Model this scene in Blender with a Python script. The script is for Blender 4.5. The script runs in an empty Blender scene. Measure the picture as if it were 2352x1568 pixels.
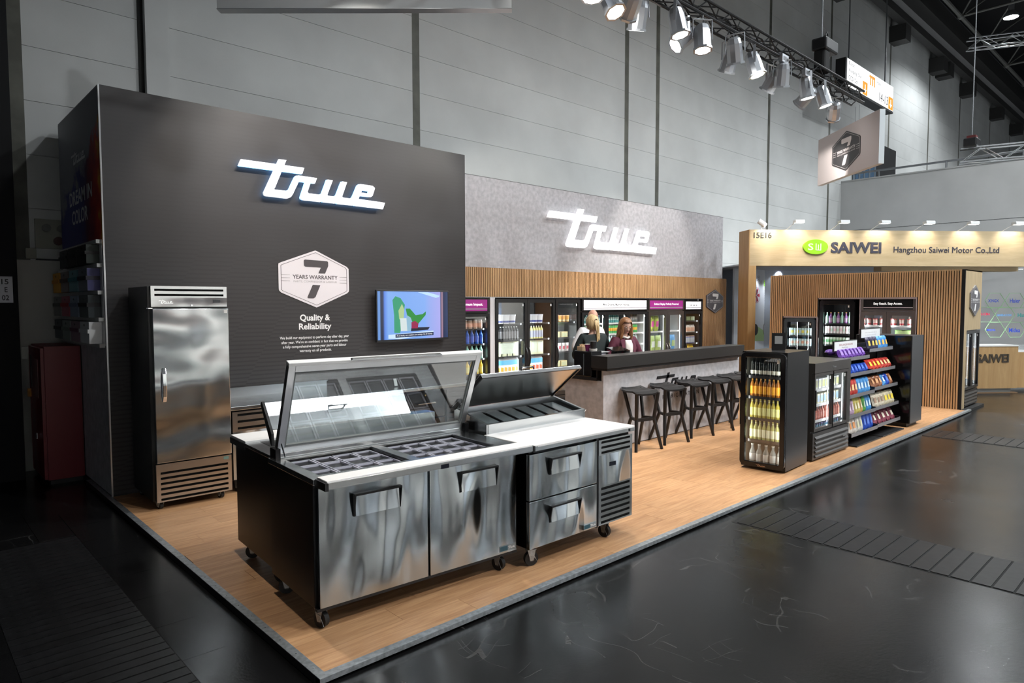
import bpy, bmesh, math, random
from math import pi, sin, cos, radians
from mathutils import Vector, Matrix
random.seed(11)
SC = bpy.context.scene
COL = SC.collection
# ------------------------------------------------------------------ camera
FPX, CX, CY = 1541.1, 1176.0, 784.0
YAW, PIT, ROL = .8171, -.0553, -.0019
CAM = Vector((-1.5365, -3.0558, 1.885))
_f = Vector((cos(PIT)*cos(YAW), cos(PIT)*sin(YAW), sin(PIT)))
_r0 = Vector((sin(YAW), -cos(YAW), 0.0))
_d0 = _f.cross(_r0)
_r = _r0*cos(ROL) - _d0*sin(ROL)
_d = _r0*sin(ROL) + _d0*cos(ROL)
cd = bpy.data.cameras.new('camera'); camo = bpy.data.objects.new('camera', cd); COL.objects.link(camo)
cd.sensor_width = 36.0; cd.lens = FPX*36/2352; cd.clip_end = 300; cd.clip_start = .05
camo.matrix_world = Matrix(((_r.x, -_d.x, -_f.x, CAM.x), (_r.y, -_d.y, -_f.y, CAM.y), (_r.z, -_d.z, -_f.z, CAM.z), (0, 0, 0, 1)))
SC.camera = camo
# ------------------------------------------------------------------ world, exposure
SC.view_settings.view_transform = 'Standard'; SC.view_settings.look = 'None'
SC.view_settings.gamma = 1; SC.view_settings.use_curve_mapping = False
SC.view_settings.exposure = 0.0
wd = bpy.data.worlds.new('hall_air'); SC.world = wd; wd.use_nodes = True
bg = wd.node_tree.nodes['Background']; bg.inputs[0].default_value = (.62, .70, .78, 1); bg.inputs[1].default_value = .05
def light(name, kind, loc, energy, color=(1, 1, 1), target=None, size=.1, angle=60, blend=.5, parent=None, sy=None):
    l = bpy.data.lights.new(name, kind); l.energy = energy; l.color = color
    o = bpy.data.objects.new(name, l); COL.objects.link(o)
    if kind == 'AREA':
        l.shape = 'RECTANGLE'; l.size = size; l.size_y = sy or size
    else:
        l.shadow_soft_size = size
    if kind == 'SPOT':
        l.spot_size = radians(angle); l.spot_blend = blend
    loc = Vector(loc)
    if target is not None:
        q = (Vector(target)-loc).to_track_quat('-Z', 'Y'); o.rotation_euler = q.to_euler()
    o.location = loc
    return o
# ------------------------------------------------------------------ pixel -> place
def ray(x, y): return _r*((x-CX)/FPX) + _d*((y-CY)/FPX) + _f
def on_z(x, y, z=0.): d = ray(x, y); return CAM + d*((z-CAM.z)/d.z)
def on_y(x, y, Y): d = ray(x, y); return CAM + d*((Y-CAM.y)/d.y)
def on_x(x, y, X): d = ray(x, y); return CAM + d*((X-CAM.x)/d.x)
def at_depth(x, y, D): return CAM + ray(x, y)*D
def on_plane(x, y, P, n): d = ray(x, y); return CAM + d*((Vector(P)-CAM).dot(n)/d.dot(n))
# ------------------------------------------------------------------ materials
MATS = {}
def _nt(name):
    m = bpy.data.materials.new(name); m.use_nodes = True
    nt = m.node_tree; b = nt.nodes['Principled BSDF']; return m, nt, b
def _inp(b, k, v):
    if k in b.inputs: b.inputs[k].default_value = v
def M(name, col=(.5, .5, .5), rough=.5, metal=0., emit=None, es=1., spec=None, trans=0., ior=1.45, alpha=1., coat=0., bump=0., bscale=20., cvar=0., cscale=8., tint=None, objvar=0.):
    if name in MATS: return MATS[name]
    m, nt, b = _nt(name)
    c4 = (*col, 1)
    b.inputs['Base Color'].default_value = c4
    _inp(b, 'Roughness', rough); _inp(b, 'Metallic', metal); _inp(b, 'IOR', ior)
    if spec is not None: _inp(b, 'Specular IOR Level', spec)
    if trans: _inp(b, 'Transmission Weight', trans)
    if coat: _inp(b, 'Coat Weight', coat); _inp(b, 'Coat Roughness', .08)
    if alpha < 1: _inp(b, 'Alpha', alpha)
    if emit is not None:
        _inp(b, 'Emission Color', (*emit, 1)); _inp(b, 'Emission Strength', es)
    N = nt.nodes; L = nt.links
    if cvar or bump:
        tc = N.new('ShaderNodeTexCoord')
        nz = N.new('ShaderNodeTexNoise'); nz.inputs['Scale'].default_value = cscale; nz.inputs['Detail'].default_value = 5
        L.new(tc.outputs['Object'], nz.inputs['Vector'])
        if cvar:
            mx = N.new('ShaderNodeMix'); mx.data_type = 'RGBA'
            t2 = tint or tuple(max(0, x*(1-cvar)) for x in col)
            mx.inputs[6].default_value = (*[min(1, x*(1+cvar*.6)) for x in col], 1); mx.inputs[7].default_value = (*t2, 1)
            mr = N.new('ShaderNodeMapRange'); mr.inputs[1].default_value = .35; mr.inputs[2].default_value = .65
            L.new(nz.outputs['Fac'], mr.inputs[0]); L.new(mr.outputs[0], mx.inputs[0]); L.new(mx.outputs[2], b.inputs['Base Color'])
        if bump:
            n2 = N.new('ShaderNodeTexNoise'); n2.inputs['Scale'].default_value = bscale; n2.inputs['Detail'].default_value = 4
            L.new(tc.outputs['Object'], n2.inputs['Vector'])
            bp = N.new('ShaderNodeBump'); bp.inputs['Strength'].default_value = bump; bp.inputs['Distance'].default_value = .01
            L.new(n2.outputs['Fac'], bp.inputs['Height']); L.new(bp.outputs[0], b.inputs['Normal'])
    if objvar:
        oi = N.new('ShaderNodeObjectInfo'); hs = N.new('ShaderNodeHueSaturation')
        mr = N.new('ShaderNodeMapRange'); mr.inputs[3].default_value = 1-objvar; mr.inputs[4].default_value = 1+objvar
        L.new(oi.outputs['Random'], mr.inputs[0]); L.new(mr.outputs[0], hs.inputs['Value'])
        src = b.inputs['Base Color'].links[0].from_socket if b.inputs['Base Color'].links else None
        if src: L.new(src, hs.inputs['Color'])
        else: hs.inputs['Color'].default_value = c4
        L.new(hs.outputs[0], b.inputs['Base Color'])
    MATS[name] = m
    return m
def steel(name, col=(.58, .60, .61), rough=.24, wave=.25, wscale=2.2, stretch=(1, 1, 1), brush=(1, 1, 60), aniso=0., tan=(0, 0, 1), wdist=.06):
    """brushed stainless sheet: fine brushing plus the slow oil-can waviness of thin sheet"""
    if name in MATS: return MATS[name]
    m, nt, b = _nt(name); N = nt.nodes; L = nt.links
    b.inputs['Base Color'].default_value = (*col, 1); _inp(b, 'Metallic', 1.); _inp(b, 'Roughness', rough)
    tc = N.new('ShaderNodeTexCoord')
    mp = N.new('ShaderNodeMapping'); mp.inputs['Scale'].default_value = brush
    nz = N.new('ShaderNodeTexNoise'); nz.inputs['Scale'].default_value = 14; nz.inputs['Detail'].default_value = 6
    L.new(tc.outputs['Object'], mp.inputs[0]); L.new(mp.outputs[0], nz.inputs['Vector'])
    mr = N.new('ShaderNodeMapRange'); mr.inputs[3].default_value = rough-.015; mr.inputs[4].default_value = rough+.02
    L.new(nz.outputs['Fac'], mr.inputs[0]); L.new(mr.outputs[0], b.inputs['Roughness'])
    if aniso:
        _inp(b, 'Anisotropic', aniso); cv = N.new('ShaderNodeCombineXYZ')
        for i in range(3): cv.inputs[i].default_value = tan[i]
        L.new(cv.outputs[0], b.inputs['Tangent'])
    if wave:
        mp2 = N.new('ShaderNodeMapping'); mp2.inputs['Scale'].default_value = stretch
        n2 = N.new('ShaderNodeTexNoise'); n2.inputs['Scale'].default_value = wscale; n2.inputs['Detail'].default_value = 1.2; n2.inputs['Roughness'].default_value = .4
        L.new(tc.outputs['Object'], mp2.inputs[0]); L.new(mp2.outputs[0], n2.inputs['Vector'])
        bp = N.new('ShaderNodeBump'); bp.inputs['Strength'].default_value = wave; bp.inputs['Distance'].default_value = wdist
        L.new(n2.outputs['Fac'], bp.inputs['Height']); L.new(bp.outputs[0], b.inputs['Normal'])
    MATS[name] = m; return m
def grainwood(name, c1, c2, axis=(1, 14, 14), scale=3., rough=.42, objvar=.10, hue=.0):
    if name in MATS: return MATS[name]
    m, nt, b = _nt(name); N = nt.nodes; L = nt.links
    tc = N.new('ShaderNodeTexCoord'); mp = N.new('ShaderNodeMapping'); mp.inputs['Scale'].default_value = axis
    oi = N.new('ShaderNodeObjectInfo'); ad = N.new('ShaderNodeVectorMath'); ad.operation = 'ADD'
    cb = N.new('ShaderNodeCombineXYZ'); mu = N.new('ShaderNodeMath'); mu.operation = 'MULTIPLY'; mu.inputs[1].default_value = 37.
    L.new(oi.outputs['Random'], mu.inputs[0])
    for i in range(3): L.new(mu.outputs[0], cb.inputs[i])
    L.new(tc.outputs['Object'], mp.inputs[0]); L.new(mp.outputs[0], ad.inputs[0]); L.new(cb.outputs[0], ad.inputs[1])
    nz = N.new('ShaderNodeTexNoise'); nz.inputs['Scale'].default_value = scale; nz.inputs['Detail'].default_value = 7; nz.inputs['Roughness'].default_value = .62; nz.inputs['Distortion'].default_value = .6
    L.new(ad.outputs[0], nz.inputs['Vector'])
    cr = N.new('ShaderNodeValToRGB'); cr.color_ramp.elements[0].position = .33; cr.color_ramp.elements[1].position = .66
    cr.color_ramp.elements[0].color = (*c1, 1); cr.color_ramp.elements[1].color = (*c2, 1)
    L.new(nz.outputs['Fac'], cr.inputs[0])
    hs = N.new('ShaderNodeHueSaturation'); mr = N.new('ShaderNodeMapRange'); mr.inputs[3].default_value = 1-objvar; mr.inputs[4].default_value = 1+objvar
    L.new(oi.outputs['Random'], mr.inputs[0]); L.new(mr.outputs[0], hs.inputs['Value']); L.new(cr.outputs[0], hs.inputs['Color']); L.new(hs.outputs[0], b.inputs['Base Color'])
    _inp(b, 'Roughness', rough)
    bp = N.new('ShaderNodeBump'); bp.inputs['Strength'].default_value = .05; bp.inputs['Distance'].default_value = .004
    L.new(nz.outputs['Fac'], bp.inputs['Height']); L.new(bp.outputs[0], b.inputs['Normal'])
    MATS[name] = m; return m
def clear_glass(name, tint=(.9, .95, .95), op=.10, rough=.02):
    """thin pane: mostly see-through, with a real mirror reflection"""
    if name in MATS: return MATS[name]
    m, nt, b = _nt(name); N = nt.nodes; L = nt.links
    N.remove(b); out = [n for n in N if n.type == 'OUTPUT_MATERIAL'][0]
    tr = N.new('ShaderNodeBsdfTransparent'); tr.inputs[0].default_value = (*[1-op*(1-t)*3 if op < .3 else t for t in tint], 1)
    gl = N.new('ShaderNodeBsdfGlossy'); gl.inputs['Roughness'].default_value = rough; gl.inputs['Color'].default_value = (1, 1, 1, 1)
    fr = N.new('ShaderNodeFresnel'); ge = N.new('ShaderNodeNewGeometry'); mi = N.new('ShaderNodeMapRange'); mi.inputs[3].default_value = 1.5; mi.inputs[4].default_value = 1/1.5
    L.new(ge.outputs['Backfacing'], mi.inputs[0]); L.new(mi.outputs[0], fr.inputs[0])
    ad = N.new('ShaderNodeMath'); ad.operation = 'ADD'; ad.inputs[1].default_value = op*.5
    mx = N.new('ShaderNodeMixShader'); L.new(fr.outputs[0], ad.inputs[0]); L.new(ad.outputs[0], mx.inputs[0]); L.new(tr.outputs[0], mx.inputs[1]); L.new(gl.outputs[0], mx.inputs[2])
    L.new(mx.outputs[0], out.inputs[0]); MATS[name] = m; return m
# ------------------------------------------------------------------ mesh builder
class MB:
    def __init__(s): s.v = []; s.f = []
    def add(s, vs, fs):
        k = len(s.v); s.v += [tuple(v) for v in vs]; s.f += [tuple(i+k for i in f) for f in fs]; return s
    def box(s, x0, x1, y0, y1, z0, z1):
        return s.add([(x0, y0, z0), (x1, y0, z0), (x1, y1, z0), (x0, y1, z0), (x0, y0, z1), (x1, y0, z1), (x1, y1, z1), (x0, y1, z1)],
                     [(0, 3, 2, 1), (4, 5, 6, 7), (0, 1, 5, 4), (1, 2, 6, 5), (2, 3, 7, 6), (3, 0, 4, 7)])
    def ext(s, poly, fn, a, b):
        """extrude a 2-D polygon: fn(u, v, w) -> point"""
        n = len(poly)
        vs = [fn(u, v, a) for u, v in poly] + [fn(u, v, b) for u, v in poly]
        return s.add(vs, [tuple(range(n))[::-1], tuple(range(n, 2*n))] + [(i, (i+1) % n, n+(i+1) % n, n+i) for i in range(n)])
    def xz(s, poly, y0, y1): return s.ext(poly, lambda u, v, w: (u, w, v), y0, y1)
    def xy(s, poly, z0, z1): return s.ext(poly, lambda u, v, w: (u, v, w), z0, z1)
    def yz(s, poly, x0, x1): return s.ext(poly, lambda u, v, w: (w, u, v), x0, x1)
    def frame_xz(s, o, i, y0, y1):
        """rectangular ring: o, i = (x0,x1,z0,z1)"""
        s.box(o[0], i[0], y0, y1, o[2], o[3]); s.box(i[1], o[1], y0, y1, o[2], o[3])
        s.box(i[0], i[1], y0, y1, o[2], i[2]); s.box(i[0], i[1], y0, y1, i[3], o[3]); return s
    def tube(s, pts, r, n=8, cap=True, r2=None):
        pts = [Vector(p) for p in pts]; rings = []
        up = None
        for i, p in enumerate(pts):
            a = pts[max(i-1, 0)]; b = pts[min(i+1, len(pts)-1)]
            t = (b-a)
            if t.length < 1e-9: t = Vector((0, 0, 1))
            t.normalize()
            if up is None:
                up = Vector((0, 0, 1)) if abs(t.z) < .9 else Vector((1, 0, 0))
            e1 = up - t*up.dot(t)
            if e1.length < 1e-6: e1 = t.orthogonal()
            e1.normalize(); e2 = t.cross(e1); up = e1
            rr = r[i] if isinstance(r, (list, tuple)) else r
            rings.append([p + e1*rr*cos(2*pi*k/n) + e2*rr*sin(2*pi*k/n) for k in range(n)])
        vs = [v for rg in rings for v in rg]; fs = []
        for i in range(len(rings)-1):
            for k in range(n): fs.append((i*n+k, i*n+(k+1) % n, (i+1)*n+(k+1) % n, (i+1)*n+k))
        if cap: fs += [tuple(range(n))[::-1], tuple((len(rings)-1)*n+k for k in range(n))]
        return s.add(vs, fs)
    def bar(s, a, b, w, h=None, up=(0, 0, 1)):
        """rectangular bar from a to b"""
        a, b = Vector(a), Vector(b); t = (b-a).normalized(); h = h or w
        u = Vector(up); u = u - t*u.dot(t)
        if u.length < 1e-4: u = t.orthogonal()
        u.normalize(); sd = t.cross(u)
        vs = [p + sd*sx*w/2 + u*sz*h/2 for p in (a, b) for sx, sz in ((-1, -1), (1, -1), (1, 1), (-1, 1))]
        return s.add(vs, [(0, 1, 2, 3), (7, 6, 5, 4), (0, 4, 5, 1), (1, 5, 6, 2), (2, 6, 7, 3), (3, 7, 4, 0)])
    def lathe(s, prof, n=16, c=(0, 0, 0), cap=True):
        vs = []; fs = []
        for r, z in prof:
            for k in range(n): vs.append((c[0]+r*cos(2*pi*k/n), c[1]+r*sin(2*pi*k/n), c[2]+z))
        for i in range(len(prof)-1):
            for k in range(n): fs.append((i*n+k, i*n+(k+1) % n, (i+1)*n+(k+1) % n, (i+1)*n+k))
        if cap: fs += [tuple(range(n))[::-1], tuple((len(prof)-1)*n+k for k in range(n))]
        return s.add(vs, fs)
    def ball(s, c, r, nu=12, nv=8, sx=1, sy=1, sz=1):
        vs = []; fs = []
        for j in range(1, nv):
            a = pi*j/nv
            for i in range(nu): b = 2*pi*i/nu; vs.append((c[0]+r*sx*sin(a)*cos(b), c[1]+r*sy*sin(a)*sin(b), c[2]+r*sz*cos(a)))
        t = len(vs); vs += [(c[0], c[1], c[2]+r*sz), (c[0], c[1], c[2]-r*sz)]
        for j in range(nv-2):
            for i in range(nu): fs.append((j*nu+i, (j+1)*nu+i, (j+1)*nu+(i+1) % nu, j*nu+(i+1) % nu))
        for i in range(nu): fs.append((t, i, (i+1) % nu)); fs.append((t+1, (nv-2)*nu+(i+1) % nu, (nv-2)*nu+i))
        return s.add(vs, fs)
    def mesh(s, name, mat, smooth=False):
        me = bpy.data.meshes.new(name); me.from_pydata(s.v, [], s.f); me.update()
        bm = bmesh.new(); bm.from_mesh(me); bmesh.ops.recalc_face_normals(bm, faces=bm.faces); bm.to_mesh(me); bm.free()
        if mat is not None: me.materials.append(mat)
        if smooth:
            for p in me.polygons: p.use_smooth = True
            try: me.set_sharp_from_angle(angle=radians(40))
            except Exception: pass
        return me
    def build(s, name, mat, parent=None, smooth=False, bevel=0, seg=2):
        o = bpy.data.objects.new(name, s.mesh(name, mat, smooth)); COL.objects.link(o)
        if parent is not None: o.parent = parent
        if bevel:
            md = o.modifiers.new('bevel', 'BEVEL'); md.width = bevel; md.segments = seg; md.limit_method = 'ANGLE'; md.angle_limit = radians(40)
        return o
def B(name, mat, parent, x0, x1, y0, y1, z0, z1, bevel=0):
    return MB().box(x0, x1, y0, y1, z0, z1).build(name, mat, parent, bevel=bevel)
def tag(o, label, cat, group=None, kind=None):
    o['label'] = label; o['category'] = cat
    if group: o['group'] = group
    if kind: o['kind'] = kind
    return o
def struct(o): o['kind'] = 'structure'; return o
def stuff(o): o['kind'] = 'stuff'; return o
def thing(name, label, cat, loc=(0, 0, 0), rz=0., group=None):
    o = bpy.data.objects.new(name, None); COL.objects.link(o); o.empty_display_size = .1
    o.location = loc; o.rotation_euler = (0, 0, rz)
    return tag(o, label, cat, group)
def dup(o, loc, rz=None, label=None, group=None, parent=None):
    c = o.copy(); COL.objects.link(c)
    if parent is not None: c.parent = parent
    else:
        c.location = loc
        if rz is not None: c.rotation_euler = (0, 0, rz)
    if label: c['label'] = label
    if group: c['group'] = group
    for ch in CH.get(o.name, []) or list(o.children): dup(ch, None, parent=c)
    return c
CH = {}
# ------------------------------------------------------------------ lettering
_TX = {}
def text_geo(body, bold=.0, spacing=1., ext=0.):
    k = (body, bold, spacing, ext)
    if k not in _TX:
        cu = bpy.data.curves.new('t', 'FONT'); cu.body = body; cu.size = 1; cu.offset = bold; cu.space_character = spacing; cu.resolution_u = 3; cu.extrude = ext
        cu.align_x = 'CENTER'; cu.space_line = .95
        o = bpy.data.objects.new('t', cu); me = bpy.data.meshes.new_from_object(o)
        vs = [tuple(v.co) for v in me.vertices]; fs = [tuple(p.vertices) for p in me.polygons]
        bpy.data.objects.remove(o); bpy.data.curves.remove(cu); bpy.data.meshes.remove(me)
        xs = [v[0] for v in vs]; ys = [v[1] for v in vs]
        _TX[k] = (vs, fs, min(xs), max(xs), min(ys), max(ys))
    return _TX[k]
def letters(name, body, mat, parent, o, r, u, w, h, bold=.0, off=0., spacing=1., depth=0.):
    """flat or raised lettering fitted to a w x h rectangle centred at o, along r (right) and u (up)"""
    vs, fs, x0, x1, y0, y1 = text_geo(body, bold, spacing, .1 if depth else 0.)
    o, r, u = Vector(o), Vector(r).normalized(), Vector(u).normalized(); n = r.cross(u)
    P = lambda v: o + r*((v[0]-(x0+x1)/2)/(x1-x0)*w) + u*((v[1]-(y0+y1)/2)/(y1-y0)*h) + n*(off+(v[2]+.1)*5*depth)
    mb = MB(); mb.add([P(v) for v in vs], fs)
    return mb.build(name, mat, parent)
LOGO = [[(.0179,.1845),(.4133,.1872),(.3988,.1519),(0,.1484)],
 [(.2486,.2152),(.2967,.2161),(.2658,.1503),(.2215,.0548),(.2143,.0452),(.2205,.043),(.292,.0435),(.3091,.0513),(.3491,.1272),(.3577,.1358),(.3753,.1394),(.4983,.1387),(.4833,.106),(.3755,.1054),(.3352,.0304),(.3209,.0108),(.2951,0),(.1612,.0006),(.1504,.0047),(.1476,.0173)],
 [(.4199,.106),(.453,.1046),(.4323,.0516),(.4396,.0444),(.5158,.044),(.5331,.0521),(.571,.1385),(.6077,.1382),(.5675,.0483),(.5732,.0436),(.6215,.0441),(.6355,.0525),(.6766,.1394),(.7114,.1392),(.6731,.0488),(.681,.0433),(.7424,.0433),(.7557,.0517),(.7951,.1293),(.8099,.1385),(.8257,.1384),(.8227,.1039),(.8148,.0879),(.7942,.0467),(1,.0419),(.9826,.0002),(.7698,.0011),(.7596,.0075),(.7497,.0017),(.6412,.0013),(.6315,.0087),(.6219,.0023),(.5398,.0018),(.5273,.0082),(.518,.0014),(.4029,.001),(.388,.0059),(.385,.0145)],
 [(.8257,.1384),(.9034,.1379),(.9219,.126),(.903,.0771),(.8891,.0667),(.8007,.0658),(.8148,.0879),(.8783,.0871),(.8829,.1018),(.8227,.1039)]]
def logo(name, mat, parent, o, r, u, w, h=None, depth=.002, off=0.):
    """script word mark; o = lower left corner"""
    o, r, u = Vector(o), Vector(r).normalized(), Vector(u).normalized(); n = r.cross(u); hs = (h/w/.2161) if h else 1.
    mb = MB()
    for q in LOGO: mb.ext(q, lambda a, b, d: o + r*a*w + u*b*w*hs + n*d, off, off+depth)
    return mb.build(name, mat, parent)
def hexbadge(parent, o, r, u, w, h, plate, ink, thick=.0, grey=None, off=.0):
    """six-sided warranty badge centred at o"""
    o, r, u = Vector(o), Vector(r).normalized(), Vector(u).normalized(); n = r.cross(u)
    P = lambda a, b, d: o + r*((a-604)/972*w) + u*((485-b)/788*h) + n*d
    hx = [(118,320),(122,290),(150,275),(595,98),(615,92),(635,98),(1062,300),(1088,330),(1090,630),(1085,655),(1060,680),(640,872),(620,880),(600,872),(150,678),(125,655),(118,635)]
    ob = MB().ext(hx, P, off, off+thick+.002).build('badge_plate', plate, parent)
    t = off+thick+.003
    inn = [(146,315),(165,300),(617,118),(1040,312),(1060,340),(1062,640),(1042,660),(622,850),(165,655),(148,640)]
    c = (608, 485); k = .985
    i2 = [(c[0]+(a-c[0])*k, c[1]+(b-c[1])*k) for a, b in inn]
    mb = MB(); m = len(inn)
    mb.add([P(a, b, t) for a, b in inn]+[P(a, b, t) for a, b in i2], [(i, (i+1) % m, m+(i+1) % m, m+i) for i in range(m)])
    mb.build('border_line', ink, parent)
    mb = MB(); mb.ext([(453,237),(467,222),(775,232),(790,245),(790,300),(745,405),(650,405),(688,325),(472,318),(455,303)], P, t, t+.002)
    mb.ext([(570,567),(675,570),(605,735),(580,752),(505,752),(494,738)], P, t, t+.002)
    mb.build('numeral_seven', ink, parent)
    letters('lettering', 'YEARS WARRANTY', ink, parent, P(612, 461, t), r, u, 625/972*w, 56/788*h, bold=.018)
    letters('lettering', 'PARTS, COMPRESSOR & LABOUR', grey or ink, parent, P(613, 525, t), r, u, 600/972*w, 30/788*h)
    for y in (437, 478, 520):
        MB().ext([(152, y-4), (265, y-2), (265, y+2), (152, y+4)], P, t, t+.001).build('speed_line', grey or ink, parent); MB().ext([(950, y+12), (1056, y+10), (1056, y+18), (950, y+16)], P, t, t+.001).build('speed_line', grey or ink, parent)
    return ob
# ================================================================== shared materials
ZF = -.045                                  # hall floor below the booth floor
blackm = M('black_matte', (.012, .012, .013), .45)
blackg = M('black_gloss', (.008, .008, .009), .12)
blackp = M('black_plastic', (.015, .015, .016), .35)
rubber = M('rubber', (.012, .012, .012), .6)
white = M('white_paint', (.80, .80, .78), .4)
whiteb = M('white_board', (.88, .86, .84), .35)
chrome = M('chrome', (.75, .76, .78), .08, 1.)
alu = M('aluminium', (.56, .57, .58), .32, 1.)
galv = M('galvanised', (.50, .53, .55), .42, .85, cvar=.25, cscale=30)
ink_w = M('ink_white', (.82, .82, .82), .5)
ink_d = M('ink_dark', (.05, .045, .05), .5)
ink_g = M('ink_grey', (.32, .30, .31), .5)
concrete = M('concrete_print', (.42, .41, .43), .55, cvar=.16, cscale=14, bump=.05, bscale=60)
SS = steel('stainless')
SSd = steel('stainless_door', (.47, .51, .53), .21, wave=1., wdist=.17, wscale=1.25, stretch=(2.6, 2.6, .9), aniso=.78)
SSf = steel('stainless_fridge', (.50, .52, .53), .18, wave=1., wdist=.12, wscale=1.3, stretch=(1.0, 1.0, 1.6), aniso=.5)
SSs = steel('stainless_smooth', (.58, .60, .61), .22, wave=.0, brush=(60, 1, 1))
SSdark = steel('black_stainless_sheet', (.035, .035, .037), .30, wave=0)
# ================================================================== hall floor
def floor_mat():
    m, nt, b = _nt('hall_floor'); N = nt.nodes; L = nt.links
    tc = N.new('ShaderNodeTexCoord')
    n1 = N.new('ShaderNodeTexNoise'); n1.inputs['Scale'].default_value = .9; n1.inputs['Detail'].default_value = 6
    n2 = N.new('ShaderNodeTexNoise'); n2.inputs['Scale'].default_value = 55; n2.inputs['Detail'].default_value = 5
    L.new(tc.outputs['Object'], n1.inputs['Vector']); L.new(tc.outputs['Object'], n2.inputs['Vector'])
    cr = N.new('ShaderNodeValToRGB'); cr.color_ramp.elements[0].position = .3; cr.color_ramp.elements[1].position = .72
    cr.color_ramp.elements[0].color = (.0045, .0045, .0048, 1); cr.color_ramp.elements[1].color = (.0095, .0095, .0095, 1)
    L.new(n1.outputs['Fac'], cr.inputs[0])
    # scratches: stretched voronoi edges, thin and sparse
    mix = cr.outputs[0]
    for i, (rot, sc) in enumerate(((.6, (5.5, .5, 1)), (-.35, (.45, 6.5, 1)), (1.9, (7, .6, 1)))):
        mp = N.new('ShaderNodeMapping'); mp.inputs['Rotation'].default_value = (0, 0, rot); mp.inputs['Scale'].default_value = sc
        nn = N.new('ShaderNodeTexNoise'); nn.inputs['Scale'].default_value = 1.5; nn.inputs['Detail'].default_value = 2
        va = N.new('ShaderNodeVectorMath'); va.operation = 'ADD'
        sc3 = N.new('ShaderNodeVectorMath'); sc3.operation = 'SCALE'; sc3.inputs['Scale'].default_value = .6
        L.new(tc.outputs['Object'], nn.inputs['Vector']); L.new(nn.outputs['Color'], sc3.inputs[0])
        L.new(tc.outputs['Object'], va.inputs[0]); L.new(sc3.outputs[0], va.inputs[1]); L.new(va.outputs[0], mp.inputs[0])
        vo = N.new('ShaderNodeTexVoronoi'); vo.feature = 'DISTANCE_TO_EDGE'; vo.inputs['Scale'].default_value = .8
        L.new(mp.outputs[0], vo.inputs['Vector'])
        lt = N.new('ShaderNodeMath'); lt.operation = 'LESS_THAN'; lt.inputs[1].default_value = .006
        L.new(vo.outputs['Distance'], lt.inputs[0])
        gt = N.new('ShaderNodeMath'); gt.operation = 'GREATER_THAN'; gt.inputs[1].default_value = .57; L.new(n1.outputs['Fac'] if i == 0 else nn.outputs['Fac'], gt.inputs[0])
        mu = N.new('ShaderNodeMath'); mu.operation = 'MULTIPLY'; L.new(lt.outputs[0], mu.inputs[0]); L.new(gt.outputs[0], mu.inputs[1])
        m2 = N.new('ShaderNodeMath'); m2.operation = 'MULTIPLY'; m2.inputs[1].default_value = .5; L.new(mu.outputs[0], m2.inputs[0])
        mx = N.new('ShaderNodeMix'); mx.data_type = 'RGBA'; mx.inputs[7].default_value = (.07, .068, .066, 1)
        L.new(m2.outputs[0], mx.inputs[0]); L.new(mix, mx.inputs[6]); mix = mx.outputs[2]
    L.new(mix, b.inputs['Base Color'])
    mr = N.new('ShaderNodeMapRange'); mr.inputs[1].default_value = .3; mr.inputs[2].default_value = .7; mr.inputs[3].default_value = .20; mr.inputs[4].default_value = .28
    L.new(n1.outputs['Fac'], mr.inputs[0]); L.new(mr.outputs[0], b.inputs['Roughness'])
    bp = N.new('ShaderNodeBump'); bp.inputs['Strength'].default_value = .10; bp.inputs['Distance'].default_value = .004
    L.new(n2.outputs['Fac'], bp.inputs['Height']); L.new(bp.outputs[0], b.inputs['Normal'])
    MATS['hall_floor'] = m; return m
hf = floor_mat()
fl = struct(B('floor', hf, None, -14, 62, -26, 6.6, ZF-.12, ZF))
tile_m = MB().box(0, .246, 0, .496, 0, .003).mesh('floor_tile', hf)
k = 0
for ix in range(-9, 0):
    for iy in range(-3, 9):
        x = -.173+ix*.25+.25*0; y = .5*iy - .25*(ix % 2)
        if -1.10 < x < -.45 and y < 3.3: continue
        o = bpy.data.objects.new('floor_tile', tile_m); COL.objects.link(o); o.parent = fl; o.location = (x+.002, y+.002, ZF)
o = None
bar_m = MB().box(-.33, .33, 0, .062, 0, .005).mesh('grate_bar', M('grate_iron', (.016, .016, .017), .38, .3, cvar=.4, cscale=18))
for x0, ya, yb, st in ((-.757, -.40, 3.45, .09), (4.23, -3.4, -.12, .125), (9.83, -3.3, -.1, .125)):
    B('grate_gap_shade', M('pit_shade', (.004, .004, .004), .8), fl, x0-.345, x0+.345, ya, yb, ZF, ZF+.001)  # black plate paints the dark between the bars, no recess is cut
    y = ya
    while y < yb-.06:
        o = bpy.data.objects.new('grate_bar', bar_m); COL.objects.link(o); o.parent = fl; o.location = (x0, y, ZF+.001)
        o.scale = (1, (st-.014)/.062, 1); y += st
# ================================================================== booth floor with its planks
oak = grainwood('oak_laminate', (.40, .205, .095), (.58, .335, .170), axis=(1.2, 16, 16), scale=2.2, rough=.40, objvar=.07)
pf = struct(B('floor_booth', M('platform_black', (.01, .01, .01), .6), None, .03, 13.6, .03, 5.9, ZF, -.004))
PW, PL = .2, 1.36
pm = MB().box(.0005, PL-.0015, .0006, PW-.0006, 0, .004).mesh('plank', oak)
random.seed(3)
for r in range(28):
    y = .05+r*PW; off = random.random()*PL
    x = .05-off
    while x < 12.36:
        a, b = max(x, .05), min(x+PL, 12.36)
        if b-a > .02 and not (y > 4.3 and a > -1 and b < 4.6):
            if b-a > PL-.01: me = pm
            else: me = MB().box(a-x+.0005, b-x-.0015, .0006, min(PW, 5.6-y)-.0006, 0, .004).mesh('plank', oak)
            o = bpy.data.objects.new('plank', me); COL.objects.link(o); o.parent = pf; o.location = (x, y, -.004)
        x += PL
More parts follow.
